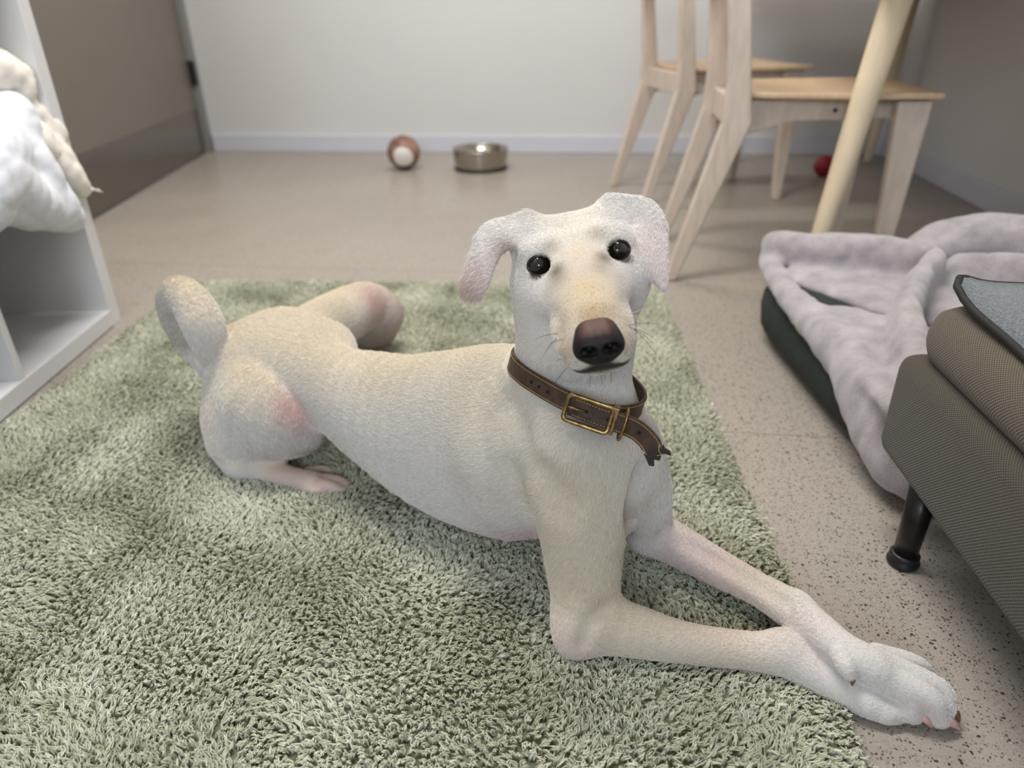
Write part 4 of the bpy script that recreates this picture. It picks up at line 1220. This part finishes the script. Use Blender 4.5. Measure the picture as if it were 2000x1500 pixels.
# stitching along both edges
sb = bmesh.new()
for s in (-1, 1):
    for q in range(NCOL):
        for fz_ in (.15, .65):
            p0, t, n_ = frame_at(q); L_ = np.linalg.norm(CPTS[(q + 1) % NCOL] - CPTS[q])
            a = p0 + cn * s * (BW - .0022) + n_ * .0016 + t * L_ * fz_; b = a + t * L_ * .32
            loft_bm(tube_rings([a - CO, b - CO], .00042, 5, up=tuple(n_)), bm=sb)
from_bm('stitching', sb, M_THREAD, strap)
# which way along the ring is image-right
sgn_r = 1 if (CPTS[3] - CPTS[0]) @ CR > 0 else -1
def hole(p, n_, parent, r=.0018):
    bm = bmesh.new(); bmesh.ops.create_cone(bm, cap_ends=True, segments=14, radius1=r, radius2=r, depth=.0006)
    h = from_bm('punched_hole', bm, M_HOLE, parent, False); h.location = tuple(p - CO); h.rotation_euler = Vector(n_).to_track_quat('Z', 'Y').to_euler()
for q in (9, 12, 15):
    p, t, n_ = frame_at(-sgn_r * q); hole(p + n_ * .0018, n_, strap)
# buckle in the frame of the front of the band
bp0, bt, bn = frame_at(0); bt = bt * sgn_r
def BF(x, y, z): return bp0 + bt * x + cn * y + bn * z - CO
def rrect(hx, hy, r, z, n=6):
    pts = []
    for q, (cx_, cy_) in enumerate(((hx - r, hy - r), (-hx + r, hy - r), (-hx + r, -hy + r), (hx - r, -hy + r))):
        for i in range(n + 1):
            a = math.pi / 2 * q + math.pi / 2 * i / n
            x = cx_ + r * math.cos(a); y = cy_ + r * math.sin(a)
            pts.append(BF(x + .006, y, z - 3.0 * x * x + max(0, -y) * .25))
    return pts
tube('buckle', rrect(.0225, .0128, .004, .0105), .0018, M_BRASS, collar, 10, up=tuple(bn), ry=.0024, loop=True)
tube('prong', [BF(-.016, 0, .0105), BF(-.006, .0006, .0108), BF(.004, .0002, .0095)], [.0013, .0012, .0010], M_BRASS, collar, 8)
# loose strap end: through the buckle, keeper and ring, then hanging free
TP = [BF(-.014, 0, .0042), BF(.004, 0, .0062), BF(.026, -.0005, .0062), BF(.042, .0005, .0075), BF(.056, .0005, .0125), BF(.068, -.0040, .0165), BF(.078, -.0125, .0185)]
TS = catmull(TP, 7); rings = []; WS = []
for i, p in enumerate(TS):
    t = TS[min(i + 1, len(TS) - 1)] - TS[max(i - 1, 0)]; t /= np.linalg.norm(t)
    wv = cn - t * (cn @ t); wv /= np.linalg.norm(wv); WS.append((p, t, wv))
    rings.append(band_ring(p, t, wv, BW * (1 if i < len(TS) - 6 else 1 - .05 * (i - len(TS) + 6)), .0014))
strap2 = o = from_bm('strap_end', loft_bm(rings), M_LEATH, collar, False); add_bevel(o, .0006, 2)
sb = bmesh.new()
for s in (-1, 1):
    for i in range(2, len(WS) - 2):
        p, t, wv = WS[i]; nn = np.cross(t, wv); nn = nn if nn @ bn > 0 else -nn
        a = p + wv * s * (BW - .0023) + nn * .0016
        loft_bm(tube_rings([a, a + t * .0016], .0004, 5, up=tuple(nn)), bm=sb)
from_bm('stitching', sb, M_THREAD, strap2)
for i in (7, 14, 29):
    p, t, wv = WS[i]; nn = np.cross(t, wv); nn = nn if nn @ bn > 0 else -nn
    hole(p + nn * .0016 + CO, nn, strap2)
# frayed, chewed tip
p, t, wv = WS[-1]; nn = np.cross(t, wv); nn = nn if nn @ bn > 0 else -nn
zig = [(-BW, 0), (-BW * 1.1, .0075), (-BW * .75, .0100), (-BW * .55, .0060), (-BW * .35, .0045), (0, .0075), (.2 * BW, .0055), (.35 * BW, .0020), (.9 * BW, .0045), (1.15 * BW, .0075), (1.25 * BW, .0035), (BW * .95, -.0010), (BW, -.004), (-BW, -.004)]
a_ = [p + wv * u + t * v_ + nn * .0018 for u, v_ in zig]; b_ = [p + wv * u + t * v_ - nn * .0018 for u, v_ in zig]
bm = bmesh.new(); va = [bm.verts.new(tuple(q)) for q in a_]; vb_ = [bm.verts.new(tuple(q)) for q in b_]
bm.faces.new(va); bm.faces.new(vb_[::-1])
for i in range(len(va)):
    j = (i + 1) % len(va); bm.faces.new([va[j], va[i], vb_[i], vb_[j]])
from_bm('chewed_tip', bm, M_DLEATH, collar, False)
tube('loose_thread', [p + wv * BW * .75 + nn * .002 - t * .006, p + wv * BW * .45 + nn * .0026 - t * .001, p + wv * BW * .55 + nn * .003 + t * .003, p + wv * BW * .1 + nn * .0028 + t * .002], .0004, M_THREAD, collar, 6)
# keeper and ring
pts = [BF(x, y, z) for x, y, z in ((.0300, .0125, -.001), (.0300, .0128, .009), (.0300, -.0128, .009), (.0300, -.0125, -.001))]
rings = []
for x0 in (-.0030, .0030):
    pass
ko = [(.0140, -.002), (.0140, .0105), (-.0140, .0105), (-.0140, -.002)]; ki = [(.0122, -.002), (.0122, .0088), (-.0122, .0088), (-.0122, -.002)]
bm = bmesh.new()
A_ = {}
for nm, prof in (('o', ko), ('i', ki)):
    for e_, x in ((0, .0270), (1, .0335)):
        A_[nm, e_] = [bm.verts.new(tuple(BF(x, y, z))) for y, z in prof]
for i in range(3):
    bm.faces.new([A_['o', 0][i], A_['o', 0][i + 1], A_['o', 1][i + 1], A_['o', 1][i]])
    bm.faces.new([A_['i', 0][i + 1], A_['i', 0][i], A_['i', 1][i], A_['i', 1][i + 1]])
    for e_ in (0, 1): bm.faces.new([A_['o', e_][i], A_['o', e_][i + 1], A_['i', e_][i + 1], A_['i', e_][i]])
for i in (0, 3): bm.faces.new([A_['o', 0][i], A_['o', 1][i], A_['i', 1][i], A_['i', 0][i]])
o = from_bm('keeper', bm, M_BRASS, collar, False); add_bevel(o, .0006, 2)
pts = []
for q in range(32):
    a = 2 * math.pi * q / 32
    pts.append(BF(.0405 + .002 * math.cos(a), .0165 * math.sin(a) - .001, .0045 + .0085 * math.cos(a)))
tube('leash_ring', pts, .0015, M_BRASS, collar, 10, loop=True)

# ------------------------------------------------------------------ short coat, as a child of the dog
def flow_at(P):
    out = np.zeros_like(P)
    C = FLOWA[:, :3]; Dd = FLOWA[:, 3:6]; R2 = (FLOWA[:, 6] + .012) ** 2
    for i in range(0, len(P), 20000):
        q = P[i:i + 20000]
        d2 = (q * q).sum(1)[:, None] + (C * C).sum(1)[None] - 2 * q @ C.T
        w = np.exp(-np.clip(d2 / R2[None], 0, 40))
        out[i:i + 20000] = w @ Dd
    return out
def make_fur(total, seed=3):
    r = np.random.default_rng(seed)
    T = np.vstack([DF[:, [0, 1, 2]], DF[:, [0, 2, 3]]])
    a, b, c = DV[T[:, 0]], DV[T[:, 1]], DV[T[:, 2]]
    cr = np.cross(b - a, c - a); ar = np.linalg.norm(cr, axis=1) / 2
    ctr = (a + b + c) / 3; nn = cr / (2 * ar[:, None] + 1e-12)
    vd = CAM - ctr; dist = np.linalg.norm(vd, axis=1); fac = (nn * (vd / dist[:, None])).sum(1)
    # more, shorter hairs where the camera is close
    wgt = ar * np.clip(fac + .55, 0, 1) / dist ** 2 * (ctr[:, 2] > .006)
    idx = r.choice(len(T), total, p=wgt / wgt.sum())
    u, v = r.random(total), r.random(total); f = u + v > 1; u[f], v[f] = 1 - u[f], 1 - v[f]
    t = T[idx]; w0 = (1 - u - v)[:, None]; u = u[:, None]; v = v[:, None]
    P = DV[t[:, 0]] * w0 + DV[t[:, 1]] * u + DV[t[:, 2]] * v
    Nn = DNRM[t[:, 0]] * w0 + DNRM[t[:, 1]] * u + DNRM[t[:, 2]] * v; Nn /= np.linalg.norm(Nn, axis=1, keepdims=True)
    C = DCOL[t[:, 0]] * w0 + DCOL[t[:, 1]] * u + DCOL[t[:, 2]] * v
    keep = C.sum(1) > .45
    P, Nn, C = P[keep], Nn[keep], C[keep]; n = len(P)
    Fl = flow_at(P); Fl -= Nn * (Fl * Nn).sum(1, keepdims=True); Fl /= np.linalg.norm(Fl, axis=1, keepdims=True) + 1e-9
    sidev = np.cross(Nn, Fl)
    sw = .35 * np.sin(P[:, 0] * 37 + P[:, 2] * 29) + .3 * np.sin(P[:, 1] * 53 - P[:, 2] * 41) + r.normal(0, .28, n)
    Fl = Fl * np.cos(sw)[:, None] + sidev * np.sin(sw)[:, None]
    L = np.full(n, .0085)
    Lh = (P - HO) @ HM * 100
    onhead = (np.abs(Lh[:, 0]) < 9) & (Lh[:, 1] > -10) & (np.abs(Lh[:, 2]) < 9)
    L[onhead] = .0052
    L = np.where(onhead, .0052 - .0024 * np.clip((Lh[:, 1] + 2) / 6, 0, 1), L)
    L[(P[:, 2] < .075) & (P[:, 0] > .0)] = .0045
    L[(P[:, 0] > .30)] = .0035
    L[(P[:, 2] < .045) & (P[:, 0] < -.2) & (P[:, 1] < .92)] = .0028
    L += .012 * near(P, AT(1150, 755, .72), .035) + .002 * near(P, AT(1190, 385, .725), .02) + .004 * near(P, AT(1025, 415, .725), .012)
    for q in TAIL[2:]: L = np.maximum(L, .015 * near(P, q[0], .03))
    L *= r.uniform(.7, 1.2, n)
    dpl = (P - cc) @ cn; rp_ = P - cc - dpl[:, None] * cn; ang_ = np.arctan2(rp_ @ e2, rp_ @ e1)
    rc_ = rads[(np.round(ang_ / (2 * np.pi) * NCOL).astype(int)) % NCOL]
    under = (np.abs(dpl) < .0105) & (np.abs(np.linalg.norm(rp_, axis=1) - rc_) < .007); L[under] = np.minimum(L[under], .0025)
    lift = r.uniform(.18, .42, n)
    S = 4; out = np.zeros((n, S, 3))
    for s, t_ in enumerate(np.linspace(0, 1, S)):
        h = lift * (t_ - .45 * t_ * t_)
        out[:, s] = P - Nn * .0004 + (Fl * (t_ * np.sqrt(1 - lift ** 2))[:, None] + Nn * h[:, None]) * L[:, None] if False else P - Nn * .0004 + Fl * (t_ * L)[:, None] * .93 + Nn * (h * L)[:, None]
    rad = np.tile(np.array([.00017, .00016, .00012, .00004]), (n, 1)) * (1 + .5 * np.clip((np.linalg.norm(P - CAM, axis=1) - .7) / .5, 0, 1))[:, None]
    C = np.clip(C * r.normal(1.10, .07, (n, 1)), 0, .95)
    stub = onhead & (r.random(n) < .16 * np.clip((Lh[:, 1] - 4.5) / 4, 0, 1)); C[stub] *= .3
    return out, rad, C
k = N('dog_hair'); at = k.n('ShaderNodeAttribute'); at.attribute_name = 'tint'
k.set(at.outputs['Color'], .6, spec=.25); M_HAIR = k.m
fp, fr_, fc = make_fur(FUR_N)
o = hair_object('fur', fp - DO, fr_, fc, M_HAIR, dog); tag(o, kind='stuff')
# whiskers
wp = []
rw = random.Random(5)
for sx_ in (-1, 1):
    for q in range(13):
        root = HL(sx_ * rw.uniform(1.9, 2.7), rw.uniform(6.5, 10.0), rw.uniform(-6.0, -4.0))
        hit = DBVH.find_nearest(Vector(root)); p0 = np.array(hit[0])
        dd = hl_dir(sx_ * rw.uniform(.6, 1.0), rw.uniform(-.5, .25), rw.uniform(-.75, .15)); dd /= np.linalg.norm(dd)
        ln = rw.uniform(.014, .034)
        wp.append([p0 + dd * ln * t_ + hl_dir(0, -.25, -.35) * ln * t_ * t_ for t_ in (0, .33, .66, 1)])
for q in range(10):
    p0 = np.array(DBVH.find_nearest(Vector(HL(rw.uniform(-1.6, 1.6), 10.2, -7.4)))[0])
    dd = hl_dir(rw.uniform(-.35, .35), rw.uniform(.0, .5), -1); dd /= np.linalg.norm(dd); ln = rw.uniform(.006, .013)
    wp.append([p0 + dd * ln * t_ for t_ in (0, .33, .66, 1)])
wp = np.array(wp)
o = hair_object('whiskers', wp - DO, np.tile([.00022, .0002, .00015, .00006], (len(wp), 1)), np.array([lin((200, 190, 172)) if q % 3 else lin((70, 60, 52)) for q in range(len(wp))]), M_HAIR, dog); tag(o, kind='stuff')
